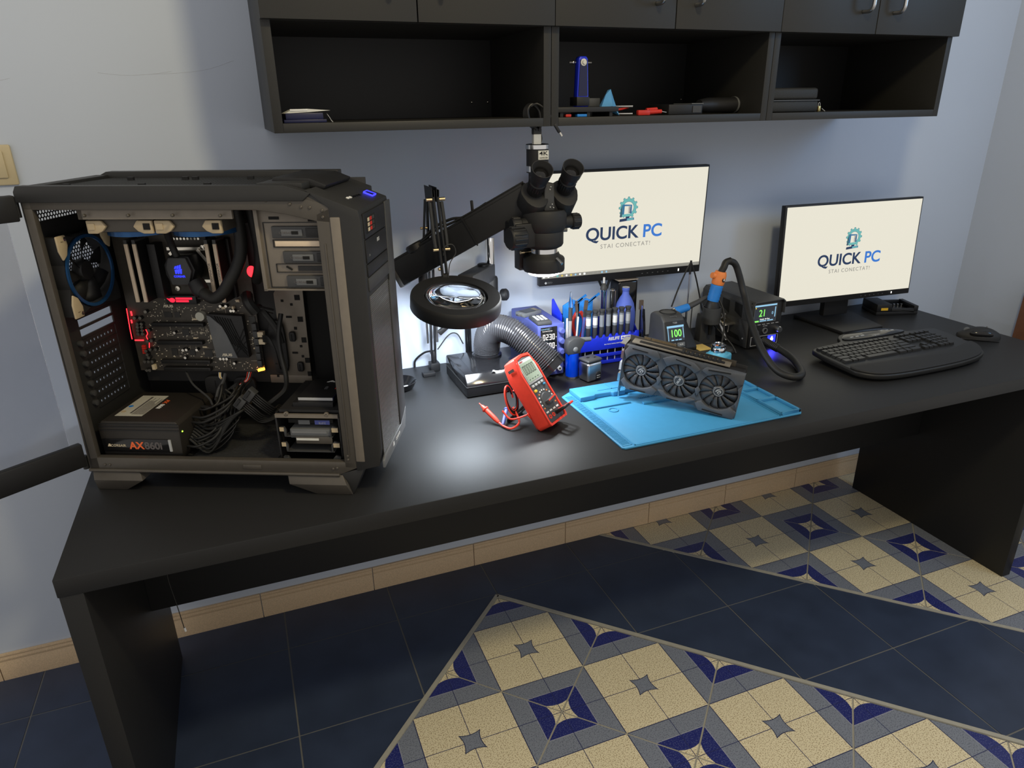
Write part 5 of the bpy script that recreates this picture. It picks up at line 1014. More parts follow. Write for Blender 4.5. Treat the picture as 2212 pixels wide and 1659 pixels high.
for k in range(7):
    x = 1.277+.0217*k; lab = ['white', 'white', 'handle_grey', 'handle_grey', 'white', 'ltgrey', 'ltgrey'][k]
    s = thing('screwdriver', nm[k], 'screwdriver', (x, -.186, .829), group='screwdrivers in the blue rack')
    if proto is None:
        a = B().lathe([(0, 0), (.0055, 0), (.0058, .004), (.0068, .006), (.0068, .036), (0, .036)], n=16).done('handle_grip', 'dkgrey', s); c = B().lathe([(.0072, .034), (.0072, .070), (0, .070)], n=16).done('handle', 'handle_grey', s); d = B().lathe([(.0072, .0695), (.0075, .072), (.006, .074), (.0092, .082), (.0092, .085), (.0, .086)], n=16).done('swivel_cap', 'dkgrey', s); proto = (a, c, d)
    else:
        for p in proto: cp(p, s)
    B().lathe([(.00735, .042), (.00735, .064)], n=16).done('label_band', lab, s)
# loose tools in the rack
t = thing('glass_tipped_pen', 'grey pen with a clear glass tip standing in the blue rack', 'pen', (1.222, -.172, .7585)); B().cyl((0, 0, 0), (.003, 0, .13), .0052, n=14).done('barrel', 'ltgrey', t); B().cyl((.003, 0, .13), (.0035, 0, .168), .0062, n=14).done('grip', 'dkgrey', t); B().lathe([(0, 0), (.005, 0), (.0065, .012), (.005, .02), (.003, .034), (.0022, .046), (0, .046)], (.0035, 0, .168), n=16).done('tip', 'glass', t)
t = thing('flat_brush', 'slim grey handled brush with dark bristles in the blue rack', 'brush', (1.262, -.172, .7585)); B().bar((-.004, 0, 0), (.009, 0, .135), .008, .004, (0, 1, 0)).done('handle', 'blue_box', t, bev=.001); B().bar((.009, 0, .135), (.011, 0, .158), .010, .005, (0, 1, 0)).done('ferrule', 'dkgrey', t); B().bar((.011, 0, .158), (.014, 0, .184), .011, .004, (0, 1, 0)).done('bristles', 'bristle', t)
t = thing('dark_brush', 'dark narrow brush leaning left of the slim grey brush', 'brush', (1.250, -.168, .7585)); B().bar((.004, 0, 0), (-.002, 0, .15), .006, .004, (0, 1, 0)).done('handle', 'grey', t, bev=.001); B().bar((-.002, 0, .15), (-.005, 0, .184), .007, .004, (0, 1, 0)).done('bristles', 'bristle', t)
for k, (x, lx_, hgt, lab) in enumerate(((1.206, .0, .125, 'leftmost white spudger beside the power supply'), (1.213, .003, .132, 'second white spudger in the blue rack'), (1.2165, -.002, .138, 'white plastic spudger right behind the glass tipped pen'), (1.238, .010, .14, 'white tweezers slanting right of the glass tipped pen'))):
    t = B().bar((x, -.165-.004*k, .7585), (x+lx_, -.165-.004*k, .7585+hgt), .005, .003, (0, 1, 0)).done('spudger', 'white', bev=.001); tag(t, lab, 'hand tool')
t = B().cyl((1.207, -.15, .7585), (1.206, -.15, .905), .0045, n=12).done('black_marker', 'black'); tag(t, 'black marker against the tall blue side panel', 'pen')
t = thing('red_pliers', 'red handled pliers behind the leftmost screwdrivers', 'pliers', (1.268, -.14, .7585)); 
for sx in (-1, 1): B().tube([(.006*sx, 0, 0), (.006*sx, 0, .05), (.016*sx, 0, .09), (.018*sx, 0, .12), (.006*sx, 0, .142)], lambda s: .0055, 10).done('handle', 'red', t)
B().bx(-.008, .008, -.004, .004, -.0, .03).done('jaws', 'grey', t)
for k, (x, lab) in enumerate(((1.238, 'left bright blue plastic opening clip behind the brushes'), (1.282, 'right bright blue plastic opening clip behind the brushes'))):
    t = thing('blue_clip', lab, 'clip', (x, -.118, .7585), group='blue opening clips'); B().prism([(-.012, 0), (.04, 0), (.042, .165), (.02, .176), (-.012, .16)], -.003, .003, 'y').done('body', 'blue_sky', t, bev=.001); B().bar((.02, -.004, .16), (.062, -.004, .186), .006, .004, (0, 1, 0)).bar((.012, -.004, .15), (.05, -.004, .178), .005, .004, (0, 1, 0)).done('prongs', 'blue_sky', t)
t = thing('solder_sucker', 'tall chrome solder sucker standing in the back of the rack', 'solder sucker', (1.362, -.115, .7585)); B().lathe([(0, 0), (.0098, 0), (.0098, .186), (.0105, .188), (.0105, .196), (0, .196)], n=24).done('barrel', 'chrome', t); B().lathe([(.0105, .194), (.0108, .198), (.006, .212), (.0035, .214), (0, .214)], n=24).done('nozzle_cap', 'dkgrey', t); B().cyl((0, 0, .212), (0, 0, .231), .0032, n=12).done('tip', 'white', t)
t = thing('torch_tube', 'black cylindrical tool right of the solder sucker', 'tool', (1.394, -.112, .7585)); B().lathe([(0, 0), (.0075, 0), (.0075, .188), (.0065, .19), (0, .188)], n=18).done('barrel', 'black_gloss', t); B().ring((0, 0, .187), (0, 0, 1), .0055, .0078, .004, 18).done('end_ring', 'nickel', t); B().cyl((.011, .004, 0), (.011, .004, .185), .003, n=10).done('side_rod', 'brass', t)
t = thing('air_blower', 'blue rubber air blower bulb behind the screwdrivers', 'air blower', (1.432, -.125, .7575)); B().lathe([(0, .005), (.012, .005), (.022, .03), (.029, .07), (.0315, .10), (.031, .122), (.026, .148), (.017, .166), (.0105, .176), (.0095, .186), (.011, .188), (.0112, .197), (.008, .197), (.0075, .19), (0, .188)], n=32).done('bulb', 'blue_bulb', t); B().ring((0, 0, .196), (0, 0, 1), .006, .0108, .002, 24).done('valve_ring', 'ltgrey', t)
B().prism([(1.44, -.155), (1.47, -.12), (1.47, -.115), (1.438, -.15)], .80, .805).done('blue_tray', 'blue_box') if False else None
for k, (a, c, m_, lab) in enumerate((((1.449, -.205, .757), (1.452, -.19, .912), 'chrome', 'patterned chrome tweezers leaning in the small blue cup'), ((1.460, -.195, .757), (1.459, -.185, .90), 'black', 'black tweezers in the small blue cup'), ((1.467, -.19, .757), (1.466, -.18, .897), 'black', 'rightmost black tweezers in the small blue cup'))):
    t = thing('tweezers', lab, 'tweezers', a, group='tweezers in the blue cup'); d = Vector(c)-Vector(a)
    for s in (-1, 1): B().ribbon([(0, 0, 0), d*.5+Vector((.0028*s, 0, 0)), d], .006-.002*(k > 0), .0012, (0, 1, 0)).done('arm', m_, t)
t = thing('short_brush', 'short black brush standing behind the chrome tweezers', 'brush', (1.4565, -.178, .757)); B().bar((0, 0, 0), (-.001, 0, .14), .006, .004, (0, 1, 0)).done('handle', 'black', t); B().bar((-.001, 0, .14), (-.001, 0, .168), .012, .006, (0, 1, 0)).done('bristles', 'bristle', t)
# black upright box with pale top
t = thing('upright_black_box', 'upright black device with a pale rounded top beneath the monitor', 'device', (1.475, -.045, .7503)); B().bx(-.034, .036, -.020, .038, 0, .207).done('body', 'black_gloss', t, bev=.008, seg=3); B().bx(-.034, .036, -.020, .038, .2072, .2112).done('top', 'rampale', t, bev=.0018)
t = thing('black_headset_cable', 'black cable bow hanging behind the solder sucker', 'cable', (1.40, -.05, .94)); B().tube([(1.375, -.05, .975), (1.39, -.05, .945), (1.405, -.05, .935), (1.412, -.05, .95), (1.425, -.05, .985)], .004, 8).done('bow', 'black', t, world=True)
# ================================================================== SOLDERING STATION
t = thing('soldering_station', 'dark soldering station with a small colour display reading one hundred', 'soldering station', (1.50, -.25, .7503))
def S_(b_, nm, m, par=None, **k): return b_.done(nm, m, par or t, world=True, **k)
S_(B().prism([(-.325, .7505), (-.325, .775), (-.292, .888), (-.275, .904), (-.235, .906), (-.215, .895), (-.21, .7505)], 1.462, 1.534, 'x'), 'body', 'dkgrey', bev=.008, seg=3)
S_(B().bx(1.53, 1.655, -.29, -.14, .7505, .778), 'tray_base', 'dkgrey', bev=.004); S_(B().prism([(-.27, .778), (-.27, .79), (-.20, .862), (-.165, .862), (-.165, .778)], 1.536, 1.60, 'x'), 'iron_rest', 'black', bev=.003)
fn_ = Vector((0, -.109, -.033)).normalized()*-1; fy = Vector((0, .033, .109)).normalized(); fnn = Vector((0, -.109, .033)).normalized()
def onf(x, s): return Vector((x, -.325, .775))+fy*s+fnn*.0008
S_(B().obx(onf(1.498, .062), (1, 0, 0), fnn, fy, .066, .002, .108), 'face_plate', 'black', bev=.004)
scr = S_(B().obx(onf(1.498, .081)+fnn*.001, (1, 0, 0), fnn, fy, .056, .001, .044), 'display', 'scr_dark'); S_(B().obx(onf(1.498, .1005)+fnn*.0015, (1, 0, 0), fnn, fy, .056, .0006, .006), 'display_bar', 'scr_ltb'); S_(B().obx(onf(1.4725, .081)+fnn*.0015, (1, 0, 0), fnn, fy, .002, .0006, .040).obx(onf(1.5235, .081)+fnn*.0015, (1, 0, 0), fnn, fy, .002, .0006, .030).obx(onf(1.486, .062)+fnn*.0015, (1, 0, 0), fnn, fy, .009, .0006, .003).obx(onf(1.499, .062)+fnn*.0015, (1, 0, 0), fnn, fy, .009, .0006, .003).obx(onf(1.511, .062)+fnn*.0015, (1, 0, 0), fnn, fy, .009, .0006, .003), 'display_marks', 'scr_ltb')
txt('100', .030, 'scr_green', t, onf(1.498, .080)+fnn*.002, (1, 0, 0), fy, bold=.01, world=True, name='display_digits', sx=.85); txt('T320', .007, 'ltgrey', t, onf(1.498, .111)+fnn*.0015, (1, 0, 0), fy, world=True, name='model_lettering')
for i in range(2):
    for j in range(2): S_(B().obx(onf(1.4835+.029*i, .047-.0165*j)+fnn*.001, (1, 0, 0), fnn, fy, .025, .004, .013), 'button', 'grey', bev=.0015); txt(['0', 'RUN', '0', 'SET'][i+2*j if False else (1 if i else 0)+2*j], .0055, 'white', t, onf(1.4835+.029*i, .047-.0165*j)+fnn*.0034, (1, 0, 0), fy, world=True, name='button_lettering')
S_(B().ring((1.497, -.258, .9053), (0, 0, 1), .022, .025, .0012, 36), 'top_ring', 'blackhole'); txt('Soldering', .006, 'grey', t, (1.498, -.2845, .8985), (1, 0, 0), (0, .73, .68), world=True, name='top_lettering')
S_(B().bx(1.60, 1.645, -.285, -.235, .7783, .781), 'sponge', 'sponge', bev=.001); S_(B().prism([(-.226, .824), (-.214, .838), (-.214, .846), (-.228, .832)], 1.552, 1.572, 'x'), 'tip_holder', 'ltgrey')
# iron resting on the station
t = thing('soldering_iron', 'blue gripped soldering iron resting on the soldering station', 'soldering iron', (1.60, -.20, .8875)); t_ir = t
S_(B().cyl((1.533, -.205, .880), (1.557, -.203, .8845), .0098, .012, n=18), 'nose', 'nickel'); S_(B().cyl((1.557, -.203, .8845), (1.606, -.2, .892), .0125, .0115, n=18), 'grip', 'grip_blue'); S_(B().tube([(1.604, -.2, .892), (1.64, -.2, .904), (1.668, -.2, .915), (1.690, -.202, .916)], lambda s: .0095-.005*s, 14), 'handle', 'dkgrey')
S_(B().tube([(1.688, -.202, .9165), (1.704, -.21, .912), (1.712, -.225, .89), (1.705, -.25, .86), (1.675, -.29, .81), (1.640, -.315, .775), (1.610, -.318, .7545)], .0028, 8), 'iron_cord', 'sleeve')
t = thing('cord_stand', 'thin metal rod holding two cords upright beside the monitor', 'cord holder', (1.642, -.152, .778)); S_(B().cyl((1.640, -.15, .7783), (1.639, -.15, .985), .0022, n=10), 'rod', 'steel'); S_(B().cyl((1.639, -.15, .98), (1.640, -.15, 1.022), .0034, n=10), 'rod_sleeve', 'black'); S_(B().tube([(1.64, -.15, 1.018), (1.622, -.15, .985), (1.60, -.15, .935), (1.578, -.155, .885)], .0024, 8).tube([(1.64, -.15, 1.018), (1.66, -.152, .97), (1.678, -.155, .91), (1.686, -.165, .865), (1.700, -.19, .835), (1.712, -.225, .81), (1.73, -.265, .777), (1.735, -.285, .7535)], .0024, 8), 'hanging_cord', 'sleeve'); S_(B().cyl((1.648, -.162, .7783), (1.649, -.162, .882), .0018, n=8).cyl((1.632, -.158, .7783), (1.63, -.158, .88), .0018, n=8), 'support_rods', 'dkgrey')
# ================================================================== HOT AIR HANDPIECE + HOLDER
t = thing('hot_air_holder', 'dark plastic cradle holding the hot air handpiece', 'holder', (1.70, -.22, .7503)); S_(B().prism([(1.658, -.275), (1.742, -.275), (1.742, -.20), (1.70, -.165), (1.658, -.165)], .7505, .764), 'base', 'dkgrey', bev=.003); S_(B().prism([(1.659, .764), (1.722, .764), (1.712, .845), (1.706, .86), (1.664, .86), (1.66, .83)], -.200, -.17, 'y'), 'back_support', 'dkgrey', bev=.003)
S_(B().lathe([(.024, .838), (.027, .838), (.028, .888), (.025, .888), (.024, .838)], (1.684, -.215, 0), n=28), 'cup', 'dkgrey')
t = thing('hot_air_handpiece', 'hot air handpiece with blue grip, orange cap and thick black hose', 'hot air gun', (1.684, -.215, .80)); S_(B().lathe([(0, .80), (.006, .80), (.008, .835), (.0215, .85), (.0225, .895), (.013, .912), (0, .912)], (1.684, -.215, 0), n=24), 'nozzle', 'black')
hd1, hd2 = Vector((1.6835, -.215, .908)), Vector((1.6925, -.218, .958)); hdd = (hd2-hd1).normalized()
S_(B().lathe([(0, 0), (.0175, 0)]+[(.0178+(.0009 if k % 2 else -.0003), .004+.0046*k) for k in range(10)]+[(.0168, .05), (0, .05)], hd1, hdd, 24), 'grip', 'grip_blue'); S_(B().lathe([(0, 0), (.0175, 0), (.019, .004), (.0195, .030), (.016, .040), (0, .040)], hd2, hdd, 24).cyl(hd2+Vector((-.004, 0, .026)), hd2+Vector((-.0225, .0, .030)), .0105, .009, n=18), 'cap', 'orange', smooth=60); S_(B().lathe([(0, .0), (.007, .0), (.007, .002), (0, .002)], hd2+Vector((.006, -.0185, .016)), (.3, -1, .1), 6), 'cap_emblem', 'black'); S_(B().lathe([(0, .002), (.003, .002), (.003, .003), (0, .003)], hd2+Vector((.006, -.0185, .016)), (.3, -1, .1), 8), 'emblem_mark', 'white')
S_(B().tube([hd2+hdd*.036, hd2+hdd*.052+Vector((.006, 0, 0)), (1.716, -.218, 1.022), (1.732, -.220, 1.027)], .0105, 16), 'strain_relief', 'sleeve')
S_(B().tube([(1.727, -.220, 1.026), (1.744, -.222, 1.018), (1.757, -.226, .994), (1.769, -.25, .927), (1.737, -.33, .869), (1.712, -.42, .811), (1.712, -.485, .773), (1.730, -.527, .7635), (1.768, -.525, .7635), (1.81, -.465, .7635), (1.838, -.40, .766), (1.842, -.34, .773)], lambda s: .0100, 18), 'hose', 'sleeve')
cf = B().tube([(1.842, -.345, .772), (1.84, -.31, .776), (1.838, -.279, .78)], lambda s: .0112+(.0012 if int(s*24) % 2 else 0), 16, sub=12); S_(cf, 'hose_cuff', 'black')
# ================================================================== HOT AIR STATION
t = thing('hot_air_station', 'dark metal hot air station with a display reading twenty one', 'hot air station', (1.85, -.15, .7503))
S_(B().bx(1.795, 1.903, -.262, -.03, .760, .900), 'body', 'black', bev=.002)
S_(B().prism([(1.786, .84), (1.786, .892), (1.796, .904), (1.90, .906), (1.910, .898), (1.910, .86), (1.907, .86), (1.907, .895), (1.899, .902), (1.797, .900), (1.789, .889), (1.789, .84)], -.278, -.025, 'y'), 'cover', 'dkgrey', bev=.001)
lf = S_(B().bx(1.7865, 1.7945, -.262, -.03, .755, .85), 'side_plate', 'dkgrey', bev=.001)
for k in range(3): S_(B().prism([(-.23+.062*k, .845), (-.195+.062*k, .860), (-.195+.062*k, .888), (-.23+.062*k, .886)], 1.7852, 1.7868, 'x'), 'vent_slot', 'blackhole')
S_(B().prism([(-.235, .77), (-.17, .775), (-.18, .79), (-.225, .785)], 1.7856, 1.7868, 'x'), 'vent_slot', 'blackhole'); S_(B().ball((1.786, -.245, .782), .003, 10, 8), 'side_screw', 'ltgrey')
fp = S_(B().bx(1.790, 1.906, -.270, -.262, .756, .90), 'front_plate', 'black', bev=.002)
S_(B().bx(1.799, 1.881, -.2715, -.270, .838, .892), 'display', 'scr_dark'); S_(B().frame(1.7975, 1.8825, .8365, .8935, .0016, -.2722, -.270), 'display_frame', 'grey'); S_(B().bx(1.799, 1.881, -.2722, -.2714, .887, .892).bx(1.876, 1.8785, -.2722, -.2714, .850, .882).bx(1.822, 1.846, -.2722, -.2714, .8395, .8425).bx(1.85, 1.872, -.2722, -.2714, .8395, .8425), 'display_bars', 'scr_ltb'); S_(B().bx(1.80, 1.818, -.2722, -.2714, .839, .843), 'display_chip', 'scr_green')
txt('21', .031, 'scr_green', t, (1.829, -.2722, .865), bold=.005, world=True, name='display_digits', sx=.85); txt('0', .013, 'scr_ltb', t, (1.867, -.2722, .863), world=True, name='display_digits'); txt('Nozzle  Air flow', .0055, 'scr_white', t, (1.84, -.2722, .8465), world=True, name='display_lettering'); S_(B().cyl((1.803, -.2718, .8835), (1.803, -.2724, .8835), .0022, n=12), 'display_dot', 'scr_yel')
for x in (1.806, 1.895): S_(B().lathe([(0, .014), (.0085, .014), (.0095, .011), (.0098, 0), (0, 0)], (x, -.27, .808), (0, -1, 0), 22), 'knob', 'steel')
S_(B().ring((1.846, -.2745, .808), (0, 1, 0), .0065, .0092, .005, 24), 'socket_ring', 'grey'); txt('ACTIVE', .005, 'ltgrey', t, (1.846, -.2706, .823), world=True, name='panel_lettering')
for k in range(6): S_(B().bx(1.80+.017*k, 1.811+.017*k, -.2712, -.27, .8285, .830), 'panel_mark', 'ltgrey')
S_(B().frame(1.797, 1.900, .762, .792, .0012, -.2712, -.27), 'panel_outline', 'ltgrey'); lg = S_(B().bx(1.862, 1.892, -.2712, -.27, .766, .789), 'logo_panel', 'logo_pump'); S_(B().ring((1.877, -.2725, .777), (0, 1, 0), .0035, .0055, .0012, 20).ring((1.877, -.2725, .777), (0, 1, 0), .0, .002, .0012, 14).prism([(1.874, .783), (1.880, .783), (1.878, .787)], -.2725, -.2713, 'y'), 'logo_mark', 'digit')
lamp('station_logo_glow', 'AREA', (1.877, -.276, .774), .02, (.05, .05, 1), .02, target=(1.86, -.32, .75), spread=1.3)
# nozzle bracket on the side
S_(B().prism([(-.20, .815), (-.12, .835), (-.115, .84), (-.195, .822)], 1.745, 1.787, 'x'), 'nozzle_shelf', 'nickel', bev=.001)
for y_, h_ in ((-.175, .016), (-.135, .018)): S_(B().lathe([(0, 0), (.010, 0), (.010, .004), (.006, .005), (.006, .012), (.009, .013), (.009, h_), (.006, h_), (0, .012)], (1.764, y_, .832 if y_ < -.15 else .842), n=18), 'spare_nozzle', 'nickel')
S_(B().cyl((1.752, -.165, .822), (1.764, -.195, .765), .009, .0065, n=16), 'long_nozzle', 'steel'); S_(B().cyl((1.773, -.19, .818), (1.772, -.19, .79), .002, n=8), 'shelf_screw', 'nickel')
# ================================================================== DISPENSER BOTTLE
t = thing('dispenser_bottle', 'light blue dispenser bottle with a chrome pump lid behind the card', 'bottle', (1.612, -.355, .7503), .5)
B().bx(-.031, .031, -.031, .031, 0, .045).done('body', 'bottle_blue', t, bev=.008, seg=4); B().lathe([(.029, .036), (.027, .044), (.023, .049), (0, .049)], n=28).done('shoulder', 'bottle_blue', t); B().lathe([(0, .047), (.0205, .047), (.0215, .050), (.0215, .060), (.0195, .063), (.0215, .066), (.021, .071), (.013, .073), (.012, .0715), (0, .0715)], n=32).done('pump_lid', 'chrome', t)
# ================================================================== KEYBOARD
t = thing('keyboard', 'black curved wireless keyboard with a padded palm rest', 'keyboard', (2.165, -.50, .7503)); t.rotation_euler = (math.radians(2.2), 0, 0)
ol = [(-.24, .10), (-.13, .115), (-.10, .150), (-.06, .168), (.075, .170), (.12, .150), (.15, .118), (.245, .108), (.258, .085), (.252, 0), (.225, -.085), (.17, -.122), (.06, -.140), (-.12, -.142), (-.215, -.13), (-.258, -.095), (-.265, -.05), (-.262, .06)]
ols = [(p.x, p.y) for p in spline([(a, c, 0) for a, c in ol], 4, True)]
B().prism(ols, .006, .021).done('body', 'kb', t, bev=.004, seg=3)
pr = [(.245, -.045), (.222, -.083), (.17, -.118), (.06, -.136), (-.12, -.138), (-.21, -.127), (-.252, -.095), (-.25, -.05), (-.1, -.058), (.06, -.058), (.16, -.05), (.235, -.03)]
B().prism([(p.x, p.y) for p in spline([(a, c, 0) for a, c in pr], 3, True)], .020, .0262).done('palm_rest', 'black_soft', t, bev=.004, seg=3)
hm = [(-.105, .118), (-.07, .155), (-.02, .164), (.05, .164), (.10, .15), (.135, .112), (.0, .105)]; B().prism([(p.x, p.y) for p in spline([(a, c, 0) for a, c in hm], 4, True)], .020, .0245).done('media_panel', 'black_gloss', t, bev=.001)
B().bx(-.01, .055, .130, .142, .0243, .0249).done('status_window', 'dkgrey', t); txt('logitech', .010, 'ltgrey', t, (.02, .117, .0246), (1, 0, 0), (0, 1, 0), name='maker_lettering')
for k in range(3): B().bx(-.075+.022*k, -.063+.022*k, .124, .128, .0243, .0252).done('media_key', 'ltgrey', t); B().bx(.062+.018*k, .074+.018*k, .138-.004*k, .142-.004*k, .0243, .0252).done('media_key', 'ltgrey', t)
kmesh = B().prism([(-.5, -.5), (.5, -.5), (.5, .5), (-.5, .5)], 0, 1); kmesh.v = [Vector((v.x*(1 if v.z < .5 else .84), v.y*(1 if v.z < .5 else .84), v.z)) for v in kmesh.v]
kproto = None
def key(x, y, w, d=.0155):
    global kproto
    if kproto is None: kproto = kmesh.done('key', 'key', t, smooth=0); o = kproto
    else: o = cp(kproto, t)
    o.location = (x, y, .0205); o.scale = (w-.0016, d-.0014, .0068)
p = .0198; X0 = -.247
rows = [(.093, [1]*14, .0125), (.0715, [1]*13+[2], .0185), (.052, [1.5]+[1]*12+[1.5], .0185), (.0325, [1.75]+[1]*11+[2.25], .0185), (.013, [2.25]+[1]*10+[2.75], .0185), (-.0065, [1.5, 1, 1.5, 6.5, 1.5, 1, 2], .0185)]
for j, (y, ws, d) in enumerate(rows):
    x = X0
    for w in ws: key(x+w*p/2, y-.012-.000*j, w*p, d); x += w*p
for i in range(3):
    for j in range(2): key(.070+.0182*i, .0595-.0195*j, .0182, .0185)
    key(.070+.0182*i, -.0185, .0182, .0185)
    key(.070+.0182*i, .083, .0175, .0125)
key(.0882, .001, .0182, .0185)
for i in range(4):
    key(.1345+.0192*i, .083, .0185, .0125)
    for j in range(5):
        if i == 3 and j > 2: continue
        key(.1345+.0192*i, .0595-.0195*j, .0192, .0185)
for sx in (-.19, .16): B().bx(sx, sx+.02, .085, .097, -.008, .008).done('rear_foot', 'kb', t); B().bx(sx, sx+.02, -.115, -.10, .0, .008).done('front_foot', 'kb', t)
t.location.z = .7552
# ================================================================== MOUSE
t = thing('computer_mouse', 'black sculpted wireless mouse right of the keyboard', 'mouse', (2.537, -.466, .7503), math.radians(48))
mb_ = B(); ns, nr = 18, 24; vs = []; fs = []
for i in range(ns+1):
    u = i/ns; y = -.060+.120*u; wd = .033*(math.sin(PI*min(max(u*.94+.03, .001), .999))**.5)*(1.05-.16*u); hh = .041*(math.sin(PI*(u*.80+.10))**.8)*(1-.25*u)
    for k in range(nr+1):
        a = PI*k/nr; vs.append((wd*math.cos(a)*(1.0-.10*math.sin(a)), y, .003+hh*math.sin(a)**.8))
for i in range(ns):
    for k in range(nr): fs.append((i*(nr+1)+k, i*(nr+1)+k+1, (i+1)*(nr+1)+k+1, (i+1)*(nr+1)+k))
    fs.append((i*(nr+1), (i+1)*(nr+1), (i+1)*(nr+1)+nr, i*(nr+1)+nr))
fs += [tuple(range(nr+1)), tuple(range(ns*(nr+1), (ns+1)*(nr+1)))]
mb_.add(vs, fs).done('shell', 'black_soft', t, smooth=60); B().bx(-.028, .028, -.054, .052, .0005, .004).done('base', 'black', t, bev=.001); B().ball((-.024, -.002, .021), (.008, .034, .012)).done('thumb_rest', 'black_gloss', t); B().cyl((-.0035, .034, .024), (.0035, .034, .024), .010, n=16).done('wheel', 'grey', t); B().bx(-.004, .004, -.02, -.016, .0402, .0412).done('maker_mark', 'grey', t)
# ================================================================== CHARGER BOX
t = thing('black_charger', 'low black charger tray with metal contacts behind the right monitor', 'charger', (2.54, -.118, .7503), math.radians(-18)); B().bx(-.075, .078, -.05, .05, 0, .012).done('base', 'black', t, bev=.002); B().bx(-.075, -.02, -.05, .05, .012, .040).done('rear_block', 'black', t, bev=.003); B().bx(.062, .078, -.05, .05, .012, .032).bx(-.02, .062, .042, .05, .012, .030).bx(-.02, .062, -.05, -.044, .012, .024).done('tray_wall', 'black', t, bev=.002); B().bx(-.06, -.035, -.0515, -.0495, .018, .027).done('sticker', 'yellow', t)
for k in range(5): B().cyl((-.005+.014*k, .01, .012), (-.005+.014*k, .01, .024), .004, n=10).done('contact', 'steel', t)
# ================================================================== CABINET CONTENTS
zf = 1.4405
t = thing('paper_booklet', 'pale folded booklet on the shelf of the leftmost cabinet', 'booklet', (.54, -.30, zf+.019)); B().prism([(-.046, -.001), (-.03, .006), (0, .0075), (.046, .004), (.0, .001)], -.03, .06, 'y').done('pages', 'paper', t); B().bx(-.035, -.0, -.0312, -.0300, .0038, .0072).done('printed_label', 'white', t)
t = B().bx(.490, .575, -.345, -.22, zf, zf+.006).bx(.495, .57, -.335, -.22, zf+.006, zf+.0185).done('dark_folder', 'darkblue', bev=.0008); tag(t, 'dark blue folder under the pale booklet in the leftmost cabinet', 'folder')
t = thing('crumpled_wrapper', 'small crumpled grey wrapper beside the dark folder', 'wrapper', (.586, -.32, zf)); B().ribbon([(-.006, 0, .016), (-.002, 0, .010), (.001, 0, .004), (.004, 0, .001)], .012, .001, (0, 1, .2)).done('foil', 'ltgrey', t)
t = thing('black_tray', 'low black tray under the blue clamp in the middle cabinet', 'tray', (1.18, -.29, zf)); B().bx(-.078, .082, -.05, .05, .010, .0215).done('deck', 'black', t, bev=.001)
for x in (-.07, .0, .06): B().bx(x, x+.008, -.045, .045, 0, .010).done('runner', 'black', t)
t = B().bx(1.155, 1.18, -.335, -.32, zf, zf+.006).done('blue_chip', 'blue_sky', bev=.001); tag(t, 'small blue plastic piece under the black tray', 'plastic piece')
t = B().bx(1.125, 1.139, -.335, -.32, zf, zf+.006).done('red_chip', 'redtool', bev=.001); tag(t, 'small red plastic piece under the black tray', 'plastic piece')
t = thing('blue_clamp', 'dark blue upright board clamp with a pale bolt in the middle cabinet', 'clamp', (1.182, -.30, zf+.0217)); B().prism([(-.016, 0), (.016, 0), (.0165, .004), (.012, .104), (.008, .110), (-.008, .110), (-.012, .104)], -.006, .014, 'y').done('upright', 'blue_bright', t, bev=.002); B().bx(-.0165, .017, -.009, .03, .002, .022).done('clamp_base', 'black', t, bev=.001); B().prism([(-.012, .024), (.012, .024), (.0088, .102), (-.0088, .102)], -.008, -.006, 'y').done('inset', 'darkblue', t); B().lathe([(0, .006), (.004, .006), (.0045, .003), (.0078, .002), (.0078, -.002)], (0, -.006, .097), (0, -1, 0), 20).done('bolt', 'paper', t); B().cyl((-.032, .004, .097), (-.015, .004, .097), .002, n=8).cyl((.015, .004, .097), (.026, .004, .097), .002, n=8).ball((-.022, .004, .097), .004, 8, 6).done('spindle', 'steel', t); B().bx(.018, .05, .0, .03, .0, .019).done('side_jaw', 'dkgrey', t, bev=.001)
t = thing('blue_cloth', 'folded light blue cloth standing in a peak on the cabinet shelf', 'cloth', (1.25, -.315, zf))
vs = [(-.022, 0, .02), (.004, -.008, .022), (.028, .0, .001), (.030, .02, .001), (-.018, .022, .02), (.003, .002, .060), (.001, .014, .058), (-.010, .002, .048), (.014, .004, .036)]
B().add(vs, [(0, 1, 7), (1, 5, 7), (1, 8, 5), (1, 2, 8), (2, 3, 8), (3, 6, 8), (5, 8, 6), (0, 7, 4), (7, 5, 6), (7, 6, 4), (3, 4, 6), (0, 4, 3, 2, 1)]).done('fold', 'cloth_blue', t, smooth=0)
for k, (z_, lab) in enumerate(((.021, 'upper grey rod beside the blue cloth'), (.004, 'lower grey rod beside the blue cloth'))):
    t = B().cyl((1.272, -.28, zf+z_), (1.318, -.31, zf+z_), .003, n=10).done('metal_rod', 'steel'); tag(t, lab, 'rod', 'grey rods in the middle cabinet')
t = thing('red_test_clip', 'red plastic test clip on the shelf of the middle cabinet', 'test clip', (1.365, -.31, zf)); B().bx(-.034, .0, -.006, .006, 0, .012).done('plug', 'redtool', t, bev=.002); B().cyl((0, 0, .007), (.032, -.004, .008), .0062, .005, n=14).cyl((-.005, .006, .012), (.025, .006, .0135), .0045, n=12).done('grip', 'redtool', t); B().cyl((.032, -.004, .008), (.046, -.005, .0055), .0015, n=8).done('probe_tip', 'steel', t)
t = B().tube([(1.28, -.27, zf+.012), (1.31, -.265, zf+.014), (1.335, -.25, zf+.018), (1.35, -.22, zf+.016), (1.30, -.2, zf+.012)], .0022, 8).done('red_wire', 'redtool'); tag(t, 'loop of red wire behind the red test clip', 'wire')
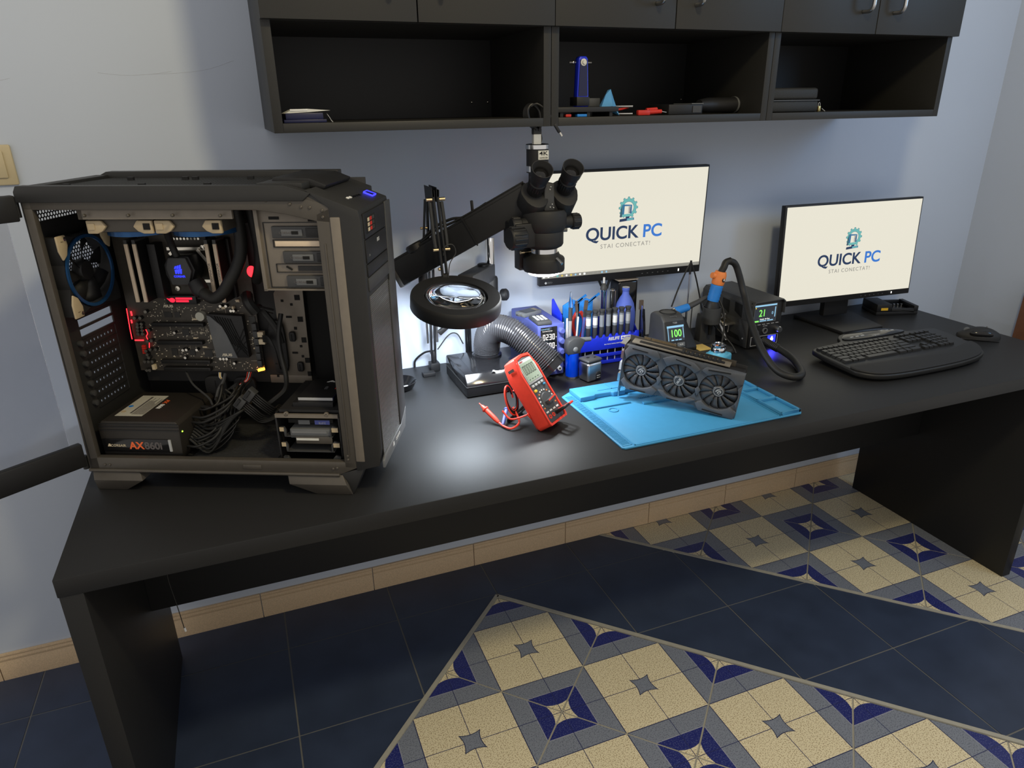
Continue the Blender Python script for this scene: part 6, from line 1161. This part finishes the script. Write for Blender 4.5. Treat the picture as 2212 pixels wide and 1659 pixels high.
t = thing('black_tool_case', 'flat black gadget lying behind the red test clip', 'gadget', (1.47, -.27, zf)); B().bx(-.055, .045, -.05, .05, 0, .024).done('body', 'black', t, bev=.002); B().bx(.01, .045, -.052, .03, .024, .026).done('bright_edge', 'grey', t); B().bx(.015, .04, -.0515, -.0495, .004, .02).done('front_detail', 'dkgrey', t)
t = thing('black_flashlight', 'black barrel-shaped gadget at the right of the middle cabinet', 'flashlight', (1.60, -.27, zf)); B().lathe([(0, -.07), (.014, -.07), (.0185, -.04), (.0185, .045), (.0205, .05), (.0205, .065), (0, .065)], (0, 0, .0206), (1, .15, 0), 24).done('barrel', 'black', t); B().ring((.05, .0075, .0206), (1, .15, 0), .0195, .0208, .006, 24).done('ring', 'grey', t)
for x, z_ in ((1.0, 1.476), (1.055, 1.476), (1.645, 1.478), (1.54, 1.475)):
    pass
t = thing('zipped_case', 'black zipped fabric case on the shelf of the rightmost cabinet', 'case', (1.787, -.27, zf)); B().bx(-.083, .083, -.07, .07, 0, .028).done('lower_shell', 'leather', t, bev=.006); B().bx(-.081, .081, -.068, .07, .030, .060).done('upper_shell', 'leather', t, bev=.008, seg=3); B().bx(-.084, .084, -.071, .071, .0275, .0305).done('zip', 'dkgrey', t)
t = thing('padlock', 'small brass padlock hanging from the zipped case', 'padlock', (1.877, -.335, zf)); B().obx((0, 0, .0075), (1, 0, .1), (0, 1, 0), (-.1, 0, 1), .009, .006, .014).done('body', 'padlock', t, bev=.001); B().tube([(-.003, 0, .014), (-.0028, 0, .021), (.0, 0, .023), (.0025, 0, .021), (.003, 0, .014)], .0009, 6).done('shackle', 'steel', t); B().cyl((.006, -.004, .008), (.016, -.006, .001), .0012, n=6).done('key', 'nickel', t)
# small pale screws of the rear panels in the shelves
for x, lab in ((1.0, 'tiny pale screw at the back of the leftmost cabinet'), (1.045, 'tiny bright screw near the divider of the leftmost cabinet'), (1.655, 'tiny bright screw near the right divider of the middle cabinet')):
    t = B().ball((x, -.0135, 1.477), (.003, .0025, .003), 8, 6).done('back_panel_screw', 'nickel'); tag(t, lab, 'screw')
